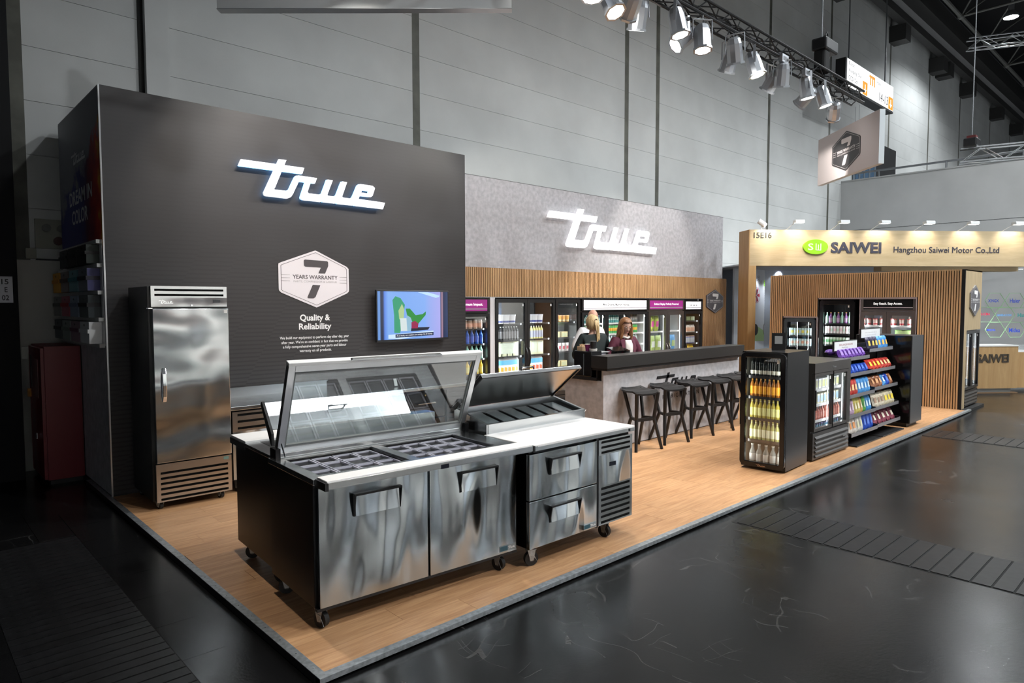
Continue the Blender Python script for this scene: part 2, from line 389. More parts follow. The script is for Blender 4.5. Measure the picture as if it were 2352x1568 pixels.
def strip(n, x0, x1, y0, y1, ax):
    t = B(n, galv, None, x0, x1, y0, y1, -.003, .0025, bevel=.001); struct(t)
    if ax == 'x': B('side_flange', galv, t, x0, x1, y0-.002, y0, -.026, .002)
    else: B('side_flange', M('flange_black', (.02, .02, .022), .4), t, x0-.002, x0, y0, y1, ZF+.002, .002)
    return t
t1 = strip('trim_1', 0, 12.55, 0, .05, 'x')
t2 = strip('trim_2', 0, .05, .05, 5.3, 'y')
sm = MB().lathe([(.004, 0), (.004, .0008), (.002, .0012)], 8).mesh('screw', chrome)
for i in range(26):
    o = bpy.data.objects.new('screw', sm); COL.objects.link(o); o.parent = t2; o.location = (.025, .12+i*.2, .0025)
# ================================================================== hall walls
wallp = M('hall_panel', (.56, .57, .56), .6, cvar=.10, cscale=.7, bump=.05, bscale=40, objvar=.03)
YH = 6.5
wb = struct(B('wall_back', M('hall_joint', (.30, .30, .29), .8), None, -.42, 62, YH+.03, YH+.3, ZF, 15.5))
posts = [-.36, 1.0, 5.214, 11.03, 12.24, 17.93, 22.33, 28.1, 33.2, 38.2, 44.35, 49.3, 56, 62]
postm = M('post_grey', (.115, .115, .095), .6, cvar=.3, cscale=3)
for i, x in enumerate(posts):
    w = .15 if i else .22
    if i == 1:
        B('pilaster', wallp, wb, 1.02, 1.30, YH-.10, YH+.03, ZF, 13.2)
        B('joint_strip', M('joint_dark', (.03, .03, .028), .8), wb, .955, 1.02, YH-.005, YH+.03, ZF, 13.2)
        continue
    B('post', postm, wb, x-w/2, x+w/2, YH+.0, YH+.032, ZF, 12.5)
rows = [4.86+.617*k for k in range(-8, 14)]
edges = [(-.25, .955), (1.30, 5.139), (5.289, 10.955), (11.105, 12.165), (12.315, 17.855), (18.005, 22.255), (22.405, 28.025), (28.175, 33.125), (33.275, 38.125), (38.275, 44.275), (44.425, 49.225), (49.375, 61.9)]
for bi, (a, b) in enumerate(edges):
    lo = 6.0 if bi >= 7 else -1
    for z in rows:
        if z+.617 < lo: continue
        z0 = max(z, ZF)
        o = MB().box(a, b, YH, YH+.03, z0+.0025, z+.6145).build('wall_panel', wallp, wb)
    if bi == 0: continue
XR = 23.46
wr = struct(B('wall_right', M('hall_block', (.47, .47, .46), .6, cvar=.08, cscale=.8), None, XR, XR+.25, -24, YH, ZF, 6.2))
B('coping', M('coping', (.42, .42, .41), .6), wr, XR-.02, XR+.27, -24, YH, 6.18, 6.22)
for zz in (4.45, 2.9): B('groove', M('joint_dark'), wr, XR-.004, XR, -24, YH, zz, zz+.012)
deck = struct(B('floor_gallery', M('gallery', (.2, .2, .2), .7), None, XR+.25, 60, -24, YH, 5.2, 5.4))
rl = thing('balcony_railing', 'grey steel tube railing along the top of the gallery wall', 'railing', (XR+.1, 0, 6.22))
steelgrey = M('rail_grey', (.22, .23, .24), .4, .6)
MB().tube([(0, YH-.02, .22), (0, -12, .22)], .035, 10).build('top_rail', steelgrey, rl, smooth=True)
for i in range(9):
    y = YH-1.2-2.0*i; MB().tube([(0, y, 0), (0, y, .2)], .03, 8).build('post', steelgrey, rl, smooth=True)
struct(B('ceiling', M('roof_black', (.012, .012, .013), .8), None, -14, 62, -26, YH+.2, 16.0, 16.2))
struct(B('wall_left', M('curtain_black', (.006, .006, .007), .85, bump=.4, bscale=9), None, -6, -.44, 6.0, 6.2, ZF, 15.5))
# roof beam on brackets along the hall wall
bm_ = thing('roof_beam', 'long dark steel roof beam carried on brackets along the hall wall', 'beam', (12, 6.1, 12.5))
beamd = M('beam_dark', (.035, .034, .033), .55)
B('lower_flange', beamd, bm_, -2, 49, -.25, .05, .25, .55)
B('web_panel', M('web_grey', (.45, .45, .45), .5), bm_, -2, 49, -.02, .02, .55, 1.15)
B('upper_flange', beamd, bm_, -2, 49, -.5, .05, 1.15, 1.9)
for x in (5.93, 10.33, 16.1, 21.2, 22.2, 26.2, 32.35, 37.3): B('bracket', beamd, bm_, x-.25, x+.35, -.2, .42, -.35, .27)
# roof space frame of tubes
rf = thing('roof_space_frame', 'dark tubular steel space frame under the hall roof', 'roof frame', (30, 0, 13.2))
tubem = M('tube_grey', (.14, .14, .13), .5, .5)
N_ = [(-8+4*i, 5.2-4.0*j) for i in range(9) for j in range(6)]
def nd(i, j, t): return (-8+4*i, 4.6-4.0*j, 0) if t == 0 else (-6+4*i, 2.6-4.0*j, 2.0)
for j in range(5):
    MB().tube([nd(0, j, 0), nd(8, j, 0)], .075, 8).build('chord', tubem, rf, smooth=True)
    MB().tube([nd(0, j, 1), nd(8, j, 1)], .06, 8).build('chord', tubem, rf, smooth=True)
for i in range(9):
    MB().tube([nd(i, 0, 0), nd(i, 4, 0)], .05, 8).build('chord', tubem, rf, smooth=True)
mb = MB()
for i in range(8):
    for j in range(4):
        for a, b in ((0, 0), (1, 0), (0, 1), (1, 1)): mb.tube([nd(i, j, 1), nd(i+a, j+b, 0)], .035, 6)
stuff(mb.build('diagonals', tubem, rf, smooth=True))
mb = MB()
for i in range(9):
    for j in range(5): mb.ball(nd(i, j, 0), .13, 8, 6)
mb.build('nodes', tubem, rf, smooth=True)
# ================================================================== booth walls
YD, YB, XS = 4.385, 5.5, 12.36
def ribbed():
    m, nt, b = _nt('charcoal_print'); N = nt.nodes; L = nt.links
    tc = N.new('ShaderNodeTexCoord'); sp = N.new('ShaderNodeSeparateXYZ'); L.new(tc.outputs['Object'], sp.inputs[0])
    def math(op, a, b2=None):
        n = N.new('ShaderNodeMath'); n.operation = op
        for i, v in enumerate((a, b2)):
            if v is None: continue
            if isinstance(v, (int, float)): n.inputs[i].default_value = v
            else: L.new(v, n.inputs[i])
        return n.outputs[0]
    z, x = sp.outputs[2], sp.outputs[0]
    # horizontal pinstripes, shifted by half a period across slanted blocks
    sl = math('ADD', x, math('MULTIPLY', z, -.55)); blk = math('FLOOR', math('MULTIPLY', sl, 2.4))
    ph = math('MULTIPLY', blk, .5)
    fr = math('FRACT', math('ADD', math('MULTIPLY', z, 22.), ph))
    st = math('LESS_THAN', fr, .36)
    fade = N.new('ShaderNodeMapRange'); fade.inputs[1].default_value = 2.7; fade.inputs[2].default_value = .8; fade.inputs[3].default_value = .12; fade.inputs[4].default_value = 1.
    L.new(z, fade.inputs[0])
    fac = math('MULTIPLY', st, fade.outputs[0])
    mx = N.new('ShaderNodeMix'); mx.data_type = 'RGBA'; mx.inputs[6].default_value = (.034, .031, .032, 1); mx.inputs[7].default_value = (.020, .0185, .019, 1)
    L.new(fac, mx.inputs[0]); L.new(mx.outputs[2], b.inputs['Base Color']); _inp(b, 'Roughness', .5)
    MATS['charcoal_print'] = m; return m
dk = ribbed()
XD0, XD1 = .055, 4.54
ws = struct(B('wall_booth_dark', dk, None, XD0, XD1, YD, 6.355, 0, 3.985))
# side of the block: grey print and colour splash poster
yb_ = 6.35
B('edge_profile', alu, ws, XD0-.012, XD0+.002, YD-.006, YD+.012, 0, 3.985)
B('side_panel', concrete, ws, XD0-.01, XD0, YD+.012, yb_, .012, 3.985)
def splash():
    m, nt, b = _nt('colour_splash'); N = nt.nodes; L = nt.links
    tc = N.new('ShaderNodeTexCoord'); mp = N.new('ShaderNodeMapping'); mp.inputs['Scale'].default_value = (1, 1, 1)
    L.new(tc.outputs['Object'], mp.inputs[0])
    nz = N.new('ShaderNodeTexNoise'); nz.inputs['Scale'].default_value = 6; nz.inputs['Detail'].default_value = 8
    L.new(mp.outputs[0], nz.inputs['Vector'])
    sp = N.new('ShaderNodeSeparateXYZ'); L.new(tc.outputs['Object'], sp.inputs[0])
    def math(op, a, b2):
        n = N.new('ShaderNodeMath'); n.operation = op
        for i, v in enumerate((a, b2)):
            if isinstance(v, (int, float)): n.inputs[i].default_value = v
            else: L.new(v, n.inputs[i])
        return n.outputs[0]
    # colour runs from yellow-red at the front edge to violet-blue at the back
    t = math('ADD', math('MULTIPLY', math('SUBTRACT', sp.outputs[1], YD), 1.05), math('MULTIPLY', math('SUBTRACT', nz.outputs['Fac'], .5), .55))
    cr = N.new('ShaderNodeValToRGB'); e = cr.color_ramp.elements
    e[0].position = 0.; e[0].color = (.75, .36, .01, 1); e[1].position = .95; e[1].color = (.05, .05, .22, 1)
    for p, c in ((.10, (.62, .05, .02)), (.32, (.34, .012, .02)), (.62, (.10, .01, .05))):
        k = e.new(p); k.color = (*c, 1)
    L.new(t, cr.inputs[0])
    # paint blob sits in a band slanting down to the front; concrete shows above and below
    d = math('ADD', math('MULTIPLY', math('ABSOLUTE', math('SUBTRACT', math('ADD', sp.outputs[2], math('MULTIPLY', sp.outputs[1], .35)), 4.55), 0.), 1.), math('MULTIPLY', nz.outputs['Fac'], .9))
    lt = N.new('ShaderNodeMapRange'); lt.inputs[1].default_value = .98; lt.inputs[2].default_value = 1.12; lt.inputs[3].default_value = 1; lt.inputs[4].default_value = 0
    L.new(d, lt.inputs[0])
    mx = N.new('ShaderNodeMix'); mx.data_type = 'RGBA'; mx.inputs[6].default_value = (.26, .26, .29, 1)
    L.new(lt.outputs[0], mx.inputs[0]); L.new(cr.outputs[0], mx.inputs[7]); L.new(mx.outputs[2], b.inputs['Base Color']); _inp(b, 'Roughness', .5)
    MATS['colour_splash'] = m; return m
B('poster_print', splash(), ws, XD0-.012, XD0-.0095, YD+.014, yb_-.002, 2.42, 3.97)
R_, U_ = (0, -1, 0), (0, 0, 1)
def sd(px, py): return on_x(px, py, XD0-.0135)
ln = lambda x0, x1, y: abs(sd(x0, y).y-sd(x1, y).y)
hz = lambda x, y0, y1: abs(sd(x, y0).z-sd(x, y1).z)
letters('lettering', 'DREAM IN', ink_w, ws, sd(184, 448), R_, U_, ln(157, 208, 447), hz(183, 430, 464), bold=.02)
letters('lettering', 'COLOR', ink_w, ws, sd(183, 495), R_, U_, ln(165, 201, 495), hz(183, 478, 512), bold=.02)
p = sd(164, 384); logo('script_logo', ink_w, ws, (p.x, p.y, p.z), R_, U_, ln(163, 195, 365), hz(180, 352, 382), depth=.001)
# grey and slatted back wall
xg0, xg1 = XD1-.3, on_y(1660, 560, YB).x
xs1 = on_y(1667, 700, YB).x
wg = struct(B('wall_booth_back', concrete, None, xg0, xg1, YB, YB+.12, 2.505, 4.0))
B('top_edge', M('edge_dark', (.1, .1, .1), .6), wg, xg0, xg1, YB-.002, YB+.122, 4.0, 4.008)
slat = grainwood('slat_oak', (.46, .26, .12), (.62, .38, .19), axis=(14, 14, 1), scale=2, rough=.5, objvar=.06)
felt = M('felt_black', (.01, .009, .009), .95)
xq = on_y(1613, 700, YB).x
wsl = struct(B('wall_booth_slats', felt, None, xg0, xs1, YB, YB+.10, 2.012, 2.503))
B('felt_backing', felt, wsl, xq, xs1, YB, YB+.10, 0, 2.012)
mb = MB(); x = xg0
while x < xs1-.03:
    mb.box(x, x+.027, YB-.012, YB, 0 if x > xq else 2.014, 2.503); x += .040
o = mb.build('slats', slat, wsl); stuff(o)
B('niche_rail', alu, wsl, xg0, xq, YB-.014, YB+.02, 2.0, 2.013)
# niche behind the fridges
struct(B('wall_niche', M('niche_dark', (.03, .03, .03), .8), None, XD1, xs1, 6.30, 6.36, 0, 2.01))
xa, xb = on_y(1126, 700, YB-.03).x, on_y(1137, 700, YB-.03).x
struct(B('trim_3', M('white_lam', (.72, .70, .72), .45), None, xa, xb, YB-.03, YB+.3, 0, 2.0))
# right slatted block
YE0, YE1, HE = .12, 3.66, 2.485
we = struct(B('wall_booth_end', M('light_oak_core', (.40, .30, .18), .5), None, XS+.75, 13.55, YE0+.75, YE1, 0, HE))
lo_ = grainwood('light_oak', (.36, .27, .15), (.47, .36, .21), axis=(10, 10, .8), scale=2, rough=.45, objvar=0)
x2a, x2b = on_y(2217, 850, YE0).x, 13.54
B('end_panel', lo_, we, XS+.03, 13.55, YE0, YE0+.02, 1.405, HE)
B('end_panel', lo_, we, XS+.03, x2a, YE0, YE0+.02, 0, 1.405)
B('top_panel', lo_, we, XS+.02, 13.55, YE0, YE1, HE-.02, HE)
B('side_panel', lo_, we, XS+.02, 13.55, YE1-.02, YE1, 0, HE)
B('felt_edge', felt, we, XS+.0, XS+.03, YE0-.005, YE0+.05, 0, HE)
op = [(3.36, 2.66, 1.625), (2.64, 1.84, 2.005), (1.84, .86, 2.005)]      # openings: y hi, y lo, top
def open_top(y):
    for a, b, t in op:
        if b-.02 < y < a: return t
    return 0
seg = [(YE0+.05, .86, 0), (.86, 1.84, 2.005), (1.84, 2.64, 2.005), (2.64, 3.36, 1.625), (3.36, YE1, 0)]
for a, b, t in seg: B('felt_backing', felt, we, XS, XS+.03, a, b, t, HE-.02)
y = YE0+.05
while y < YE1-.028:
    t = max(open_top(y), open_top(y+.026))
    MB().box(XS-.012, XS, y, y+.026, t, HE).build('slat', slat, we); y += .0402
pink = M('niche_lining', (.40, .34, .36), .5)
for a, b, t in op:
    B('lining', pink, we, XS-.004, XS+.7, b, a, t-.03, t-.001)
    B('lining', pink, we, XS-.004, XS+.7, b, b+.012, 0, t-.03)
# ================================================================== catering equipment on the booth floor
def frame_of(O, deg):
    a = radians(deg); u = Vector((cos(a), sin(a), 0)); n = Vector((-sin(a), cos(a), 0)); O = Vector((O[0], O[1], 0))
    def lp(px, py, y=0.):                      # pixel -> local (x, z) on the plane y_local = y
        q = on_plane(px, py, O+n*y, n)-O; return q.dot(u), q.z
    def lz(px, py, z):                         # pixel -> local (x, y) on the plane z
        q = on_z(px, py, z)-O; return q.dot(u), q.dot(n)
    return lp, lz
brass = M('brass', (.62, .46, .22), .25, 1.)
SSgr = steel('stainless_grille', (.50, .48, .46), .26, wave=0)
def castor(parent, x, y, r=.05, rz=0., h=.13, brake=False):
    c = bpy.data.objects.new('castor', None); COL.objects.link(c); c.parent = parent; c.location = (x, y, 0); c.rotation_euler = (0, 0, rz); c.empty_display_size = .05
    MB().tube([(-.016, 0, r), (.016, 0, r)], r, 20).build('wheel', rubber, c, smooth=True)
    MB().tube([(-.019, 0, r), (.019, 0, r)], r*.45, 12).build('hub', M('hub_grey', (.05, .05, .055), .4), c, smooth=True)
    mb = MB(); top = h
    for s in (-1, 1): mb.yz([(-.012, r-.012), (.012, r-.012), (.034, top-.012), (-.03, top-.012)], s*.021-.0015, s*.021+.0015)
    mb.box(-.024, .024, -.035, .035, top-.014, top-.010); mb.lathe([(.018, top-.012), (.018, top)], 12)
    mb.tube([(-.026, 0, r), (.026, 0, r)], .006, 8)
    if brake: mb.yz([(-.03, r-.002), (-.045, r-.03), (-.015, r+.03), (.02, r+.035)], -.026, -.024)
    mb.build('fork', galv, c)
    return c
def pocket_handle(parent, x0, x1, z0, z1, y=0., p=.028):
    """black angled lip over a slanted steel pocket"""
    w = .011; mb = MB()
    mb.box(x0, x1, y-p, y+.002, z1-.012, z1)
    for xa, xb in ((x0, x0+w*.7), (x1-w*.7, x1)): mb.yz([(y+.002, z0), (y-.005, z0), (y-p, z1-.012), (y+.002, z1-.012)], xa, xb)
    h = mb.build('handle', blackp, parent)
    MB().add([(x0+w, y-.013, z0+.002), (x1-w, y-.013, z0+.002), (x1-w, y-.0015, z1-.013), (x0+w, y-.0015, z1-.013), (x0+w, y, z0), (x1-w, y, z0)], [(0, 1, 2, 3), (0, 4, 5, 1)]).build('pocket_plate', SSd, h)
    return h
def grille(parent, x0, x1, z0, z1, n, y0, y1, mat, slot=.5, name='grille_panel', bar=None):
    """sheet panel with n horizontal louvre slots: real bars over a black sheet painted as the unlit void"""
    g = MB(); m = (x1-x0)*.045 if bar is None else bar; ph = (z1-z0)/n
    g.box(x0, x0+m, y0, y1, z0, z1)
    o = g.build(name, mat, parent)
    B('stile', mat, o, x1-m, x1, y0, y1, z0, z1)
    B('void', M('pit_shade'), o, x0+m, x1-m, y1+.002, y1+.006, z0, z1)  # flat black sheet stands in for the shade behind the slots
    for i in range(n+1):
        a = z0+i*ph-ph*(1-slot)/2; b = a+ph*(1-slot)
        a, b = max(a, z0), min(b, z1)
        if b-a > .001:
            MB().yz([(y0, a), (y0, b), (y1+.001, b-.001), (y1+.001, a)], x0+m, x1-m).build('louvre', mat, o)
    return o
badge_m = M('badge_blue', (.03, .09, .12), .3)
def maker_plate(parent, x0, x1, z0, z1, y):
    o = B('maker_plate', M('plate_grey', (.25, .28, .29), .35), parent, x0, x1, y-.003, y, z0, z1)
    B('plate_field', badge_m, o, x0+.004, x0+(x1-x0)*.5, y-.0038, y-.003, z0+.004, z1-.004)
    logo('plate_script', ink_w, o, (x0+(x1-x0)*.5, y-.004, z0+(z1-z0)*.3), (1, 0, 0), (0, 0, 1), (x1-x0)*.45, (z1-z0)*.5, depth=.001)
    return o
# ------------------------------------------------------------------ tall reach-in refrigerator
t = thing('reach_in_refrigerator', 'tall single-door stainless steel reach-in refrigerator on castors against the dark wall', 'refrigerator', (.215, 3.628, 0), radians(-1.5))
lp, lz = frame_of((.215, 3.628), -1.5)
W = .695; D = .70
B('cabinet', M('cabinet_black', (.016, .018, .018), .32), t, 0, W, .0, D, .075, 2.055, bevel=.004)
xl, xr = .025, W-.004
zt, zd, zb, zg = 2.058, 1.863, .437, .075
hd = B('header_panel', SSf, t, xl, xr, -.03, 0, zd+.005, zt-.105)
B('header_rim', SSs, t, xl, xr, -.032, -.0, zt-.012, zt)
g = grille(t, xl, xr, zt-.105, zt-.012, 2, -.03, -.012, SSs, slot=.42, name='top_grille', bar=.03)
logo('script_logo', chrome, hd, (xl+.06, -.031, zd+.035), (1, 0, 0), (0, 0, 1), .125, .034, depth=.004)
B('display', M('screen_black', (.01, .012, .02), .1), hd, xr-.13, xr-.06, -.032, -.0295, zd+.042, zd+.07)
MB().tube([(xl+.345, -.036, zd+.018), (xl+.345, -.028, zd+.018)], .008, 12).build('key_lock', chrome, hd, smooth=True)
dr = MB().box(xl, xr+.002, -.06, -.002, zb, zd-.012).build('door', SSf, t, bevel=.006)
B('hinge_plate', chrome, t, -.004, .03, -.055, .01, zd-.012, zd-.004)
B('gasket', rubber, dr, xl+.01, xr-.01, -.003, .001, zb, zd-.01)
B('sticker', white, dr, xr-.04, xr-.01, -.0612, -.06, zd-.058, zd-.024)
hl = MB(); zz0, zz1 = 1.0, 1.31; hx = .085
hl.yz([(-.06, zz1), (-.075, zz1), (-.098, zz1-.05), (-.105, zz1-.16), (-.098, zz0+.05), (-.075, zz0), (-.06, zz0), (-.06, zz0+.02), (-.082, zz0+.06), (-.09, zz1-.16), (-.082, zz1-.055), (-.06, zz1-.015)], hx, hx+.034)
hl.build('door_handle', chrome, dr, bevel=.004)
floor_sheen_steel = steel('stainless_base', (.52, .50, .48), .28, wave=0)  # warm cast of the floor's reflection put into the steel colour
bp = grille(t, xl-.005, xr, zg, zb-.07, 6, -.052, -.02, floor_sheen_steel, slot=.45, name='base_grille', bar=.035)
B('base_rail', floor_sheen_steel, bp, xl-.005, xr, -.052, -.02, zb-.07, zb-.012)
B('energy_label', M('label_green', (.15, .25, .22), .4), bp, xr-.075, xr-.028, -.0535, -.052, zb-.05, zb-.022)
for x, y in ((.06, .02), (W-.09, .02), (.06, D-.06), (W-.09, D-.06)): castor(t, x, y, .032, .3, .078)
# ------------------------------------------------------------------ sandwich prep table, glass lid raised
O1, A1 = (.249, .4497), -3.6
t = thing('sandwich_prep_table', 'stainless two-door sandwich prep table with raised glass lid and white cutting board', 'prep table', (*O1, 0), radians(A1))
lp, lz = frame_of(O1, A1)
W1 = 1.465; D1 = .72
B('body', SSdark, t, -.03, W1, .035, D1, .13, .862, bevel=.003)
B('floor_pan', blackm, t, -.03, W1, .0, .035, .118, .135)
zt = .838
for i, (a, b) in enumerate(((-.012, .722), (.737, 1.462))):
    dr = B('door', SSd, t, a, b, 0, .034, .132, zt, bevel=.004)
    B('gasket', rubber, dr, a+.005, b-.005, .033, .042, .14, zt-.005)
    px = ((811, 1133, 919, 1112, 1186), (1055, 1083, 1140, 1069, 1131))[i]
    xa, z1 = lp(px[0], px[1]); xb, _ = lp(px[2], px[3]); _, z0 = lp(px[0], px[4])
    pocket_handle(dr, xa, xb, z0, z1)
    if i: maker_plate(dr, b-.155, b-.012, .150, .190, 0)
B('control_display', M('screen_black'), t, .735, .795, -.136, -.128, .858, .885)
# worktop frame round two pan wells
zt = .893
F = MB(); F.box(-.04, .03, -.0, D1, .86, zt); F.box(1.335, W1+.02, 0, D1, .86, zt); F.box(.03, 1.335, 0, .085, .86, zt); F.box(.03, 1.335, .615, D1, .86, zt); F.box(.645, .715, .085, .615, .86, zt)
F.build('worktop_frame', SSs, t, bevel=.002)
bd = B('cutting_board', whiteb, t, -.015, 1.505, -.125, .005, .888, .906, bevel=.003)
rl_ = B('board_rail', SSs, t, -.01, 1.5, -.135, -.125, .862, .897, bevel=.002)
for x in (-.03, 1.5): B('end_cap', blackp, rl_, x, x+.02, -.138, .0, .852, .897)
B('rail_shelf', SSs, t, -.01, 1.5, -.13, 0, .858, .864)
panm = M('polycarbonate', (.66, .66, .76), .10, alpha=.75, spec=.8)
wellm = M('well_black', (.012, .012, .013), .25)
for wx0, wx1 in ((.03, .645), (.715, 1.335)):
    F = MB(); y0, y1 = .085, .615
    F.box(wx0, wx0+.012, y0, y1, .70, .885); F.box(wx1-.012, wx1, y0, y1, .70, .885); F.box(wx0, wx1, y0, y0+.012, .70, .885); F.box(wx0, wx1, y1-.012, y1, .70, .885); F.build('pan_well', wellm, t); B('well_floor', SSs, t, wx0, wx1, y0, y1, .69, .70)
    nx, ny = 4, 3; dx = (wx1-wx0-.03)/nx; dy = (y1-y0-.03)/ny
    me = None
    for i in range(nx):
        for j in range(ny):
            if me is None:
                p = MB(); e = .004; d = .10; q = .014
                p.add([(e, e, 0), (dx-e, e, 0), (dx-e, dy-e, 0), (e, dy-e, 0), (q, q, 0), (dx-q, q, 0), (dx-q, dy-q, 0), (q, dy-q, 0), (q+.01, q+.01, -d), (dx-q-.01, q+.01, -d), (dx-q-.01, dy-q-.01, -d), (q+.01, dy-q-.01, -d)],
                      [(0, 1, 5, 4), (1, 2, 6, 5), (2, 3, 7, 6), (3, 0, 4, 7), (4, 5, 9, 8), (5, 6, 10, 9), (6, 7, 11, 10), (7, 4, 8, 11), (8, 9, 10, 11)])
                me = p.mesh('food_pan', panm)
            o = bpy.data.objects.new('food_pan', me); COL.objects.link(o); o.parent = t; o.location = (wx0+.015+i*dx, y0+.015+j*dy, .872)
# lid: built closed in its own frame, hinged at the back
lid = bpy.data.objects.new('lid', None); COL.objects.link(lid); lid.parent = t; lid.location = (0, .69, .925); lid.rotation_euler = (-radians(68), 0, 0)
ly = -.635
F = MB(); w = .045
F.box(-.0, w, ly, 0, -.02, .02); F.box(1.485-w, 1.485, ly, 0, -.02, .02); F.box(w, 1.485-w, ly, ly+w, -.02, .02); F.box(w, 1.485-w, -w, 0, -.02, .02)
F.build('lid_frame', alu, lid, bevel=.002)
F = MB(); F.box(w, w+.012, ly+w, -w, -.012, .006); F.box(1.485-w-.012, 1.485-w, ly+w, -w, -.012, .006); F.box(w, 1.485-w, ly+w, ly+w+.012, -.012, .006); F.box(w, 1.485-w, -w-.012, -w, -.012, .006)
F.build('glass_gasket', M('gasket_grey', (.16, .17, .17), .5), lid)
B('glass_pane', clear_glass('lid_glass', (.8, .9, .9), .10), lid, w, 1.485-w, ly+w, -w, -.003, .001)
B('front_edge', M('lid_edge_white', (.78, .78, .77), .35), lid, -.003, 1.488, ly-.022, ly+.001, -.024, .022, bevel=.003)
MB().xy([(.42, ly-.03), (.41, ly-.021), (.41, ly-.019), (1.12, ly-.019), (1.12, ly-.021), (1.11, ly-.03)], -.030, -.008).build('pull_strip', SSs, lid)
B('hinge_bar', SSs, t, -.01, 1.485, .655, .715, .893, .925, bevel=.004)
for x in (-.005, 1.482): B('hinge_cheek', SSdark, t, x-.02, x+.012, .62, .72, .893, .96)
MB().tube([(.03, .60, .905), (.02, .655, 1.01)], .005, 8).build('lid_stay', chrome, t, smooth=True)
for x, y, a in ((.02, .06, .35), (W1-.12, .06, .25), (.04, D1-.07, 1.2), (W1-.12, D1-.07, .8)): castor(t, x, y, .05, a, .13, True)
# ------------------------------------------------------------------ smaller prep table standing back to back with it
t = thing('prep_table_turned_away', 'black-sided prep table with tilted steel hood standing back to back behind the glass lid', 'prep table', (*O1, 0), radians(A1))
B('body', SSdark, t, 0, 1.23, .76, 1.50, .13, .87, bevel=.003)
B('door', SSd, t, .01, .61, 1.50, 1.53, .14, .85); B('door', SSd, t, .62, 1.22, 1.50, 1.53, .14, .85)
B('worktop', SSs, t, -.005, 1.235, .755, 1.29, .87, .893, bevel=.002)
B('pan_opening', wellm, t, .10, 1.14, 1.06, 1.27, .893, .8945)
B('cutting_board', whiteb, t, 0, 1.23, 1.285, 1.615, .888, .907, bevel=.003)
B('board_support', blackm, t, -.005, 1.235, 1.29, 1.62, .845, .888)
hood = MB().yz([(.80, .893), (.80, 1.048), (.92, 1.048), (.985, .893)], .10, 1.30).build('hood_base', SSs, t, bevel=.003)
F = MB(); pr = [(.865, 1.048), (.93, 1.13), (.985, 1.215), (.998, 1.21), (.945, 1.12), (.885, 1.04)]
F.yz(pr, .03, 1.12); F.build('hood_lid', SSs, t)
MB().yz([(.80, .95), (.815, .95), (.995, 1.205), (.985, 1.225), (.965, 1.225), (.80, 1.03)], .015, .032).build('hood_side', blackp, t)
xa, za = lp(758, 925, .92); hh = MB(); hh.tube([(xa, .95, 1.155), (xa+.012, .90, 1.165), (xa+.12, .90, 1.165), (xa+.132, .95, 1.155)], .007, 8)
hh.build('grip', chrome, t, smooth=True)
for x, y, a in ((.08, .86, .4), (1.15, .86, .2), (.08, 1.42, 1.), (1.15, 1.42, .5)): castor(t, x, y, .05, a, .13)
# ------------------------------------------------------------------ pizza prep table with raised rail
O2, A2 = (1.745, .268), -.5
t = thing('pizza_prep_table', 'stainless pizza prep table with two drawers, raised pan rail and open steel lid', 'prep table', (*O2, 0), radians(A2))
lp, lz = frame_of(O2, A2)
W2 = 1.19
B('body', SSdark, t, .03, W2-.01, .035, .82, .13, .845, bevel=.003)
xd = lp(1371, 1100)[0]
for i, (z0, z1) in enumerate(((.492, .822), (.142, .482))):
    d = B('drawer', SSd, t, .005, xd, 0, .034, z0, z1, bevel=.003)
    B('gasket', rubber, d, .01, xd-.005, .033, .04, z0+.005, z1-.005)
    xa = lp(1262, 1055)[0]; xb = lp(1331, 1040)[0]
    zz = (lp(1262, 1051)[1], lp(1262, 1161)[1])[i]
    pocket_handle(d, xa, xb, zz-.125, zz)
    if i: maker_plate(d, xd-.155, xd-.01, z0+.012, z0+.048, 0)
B('mullion', blackm, t, xd, xd+.022, .005, .04, .13, .845)
x0, x1 = xd+.022, W2-.005
g1 = grille(t, x0, x1, .70, .822, 3, .0, .02, SSs, slot=.45, name='upper_grille', bar=.03)
B('control_panel', SSd, t, x0, x1, .0, .02, .455, .70)
B('control_display', M('screen_black'), t, x0+.13, x0+.21, -.003, .001, .60, .632)
g2 = grille(t, x0, x1, .142, .455, 7, .0, .02, SSs, slot=.45, name='lower_grille', bar=.03)
B('worktop', SSs, t, .035, W2, -.01, .84, .845, .872, bevel=.002)
B('cutting_board', whiteb, t, .035, W2+.02, -.005, .53, .872, .888, bevel=.003)
B('board_bracket', SSs, t, .035, .07, -.02, .0, .85, .882); B('board_bracket', SSs, t, W2-.06, W2-.0, -.02, .0, .85, .876)
prail = MB(); prof = [(.53, .872), (.53, .962), (.90, 1.045), (.93, 1.045), (.93, .872)]
bx = B('rail_end', SSs, t, 0, 0.001, 0, .001, .9, .901); bpy.data.objects.remove(bx)
r0, r1 = .06, 1.20
for a, b in ((r0, r0+.025), (r1-.025, r1)): MB().yz(prof, a, b).build('rail_end', SSs, t)
MB().yz([(.53, .872), (.53, .962), (.545, .965), (.545, .872)], r0, r1).build('rail_front', SSs, t, bevel=.001)
B('rail_back', SSs, t, r0, r1, .90, .93, .872, 1.045)
MB().yz([(.545, .90), (.545, .93), (.90, 1.0), (.90, .90)], r0+.025, r1-.025).build('rail_well', wellm, t)
F = MB()
prim = M('pan_lid_grey', (.10, .12, .125), .15, spec=.7)
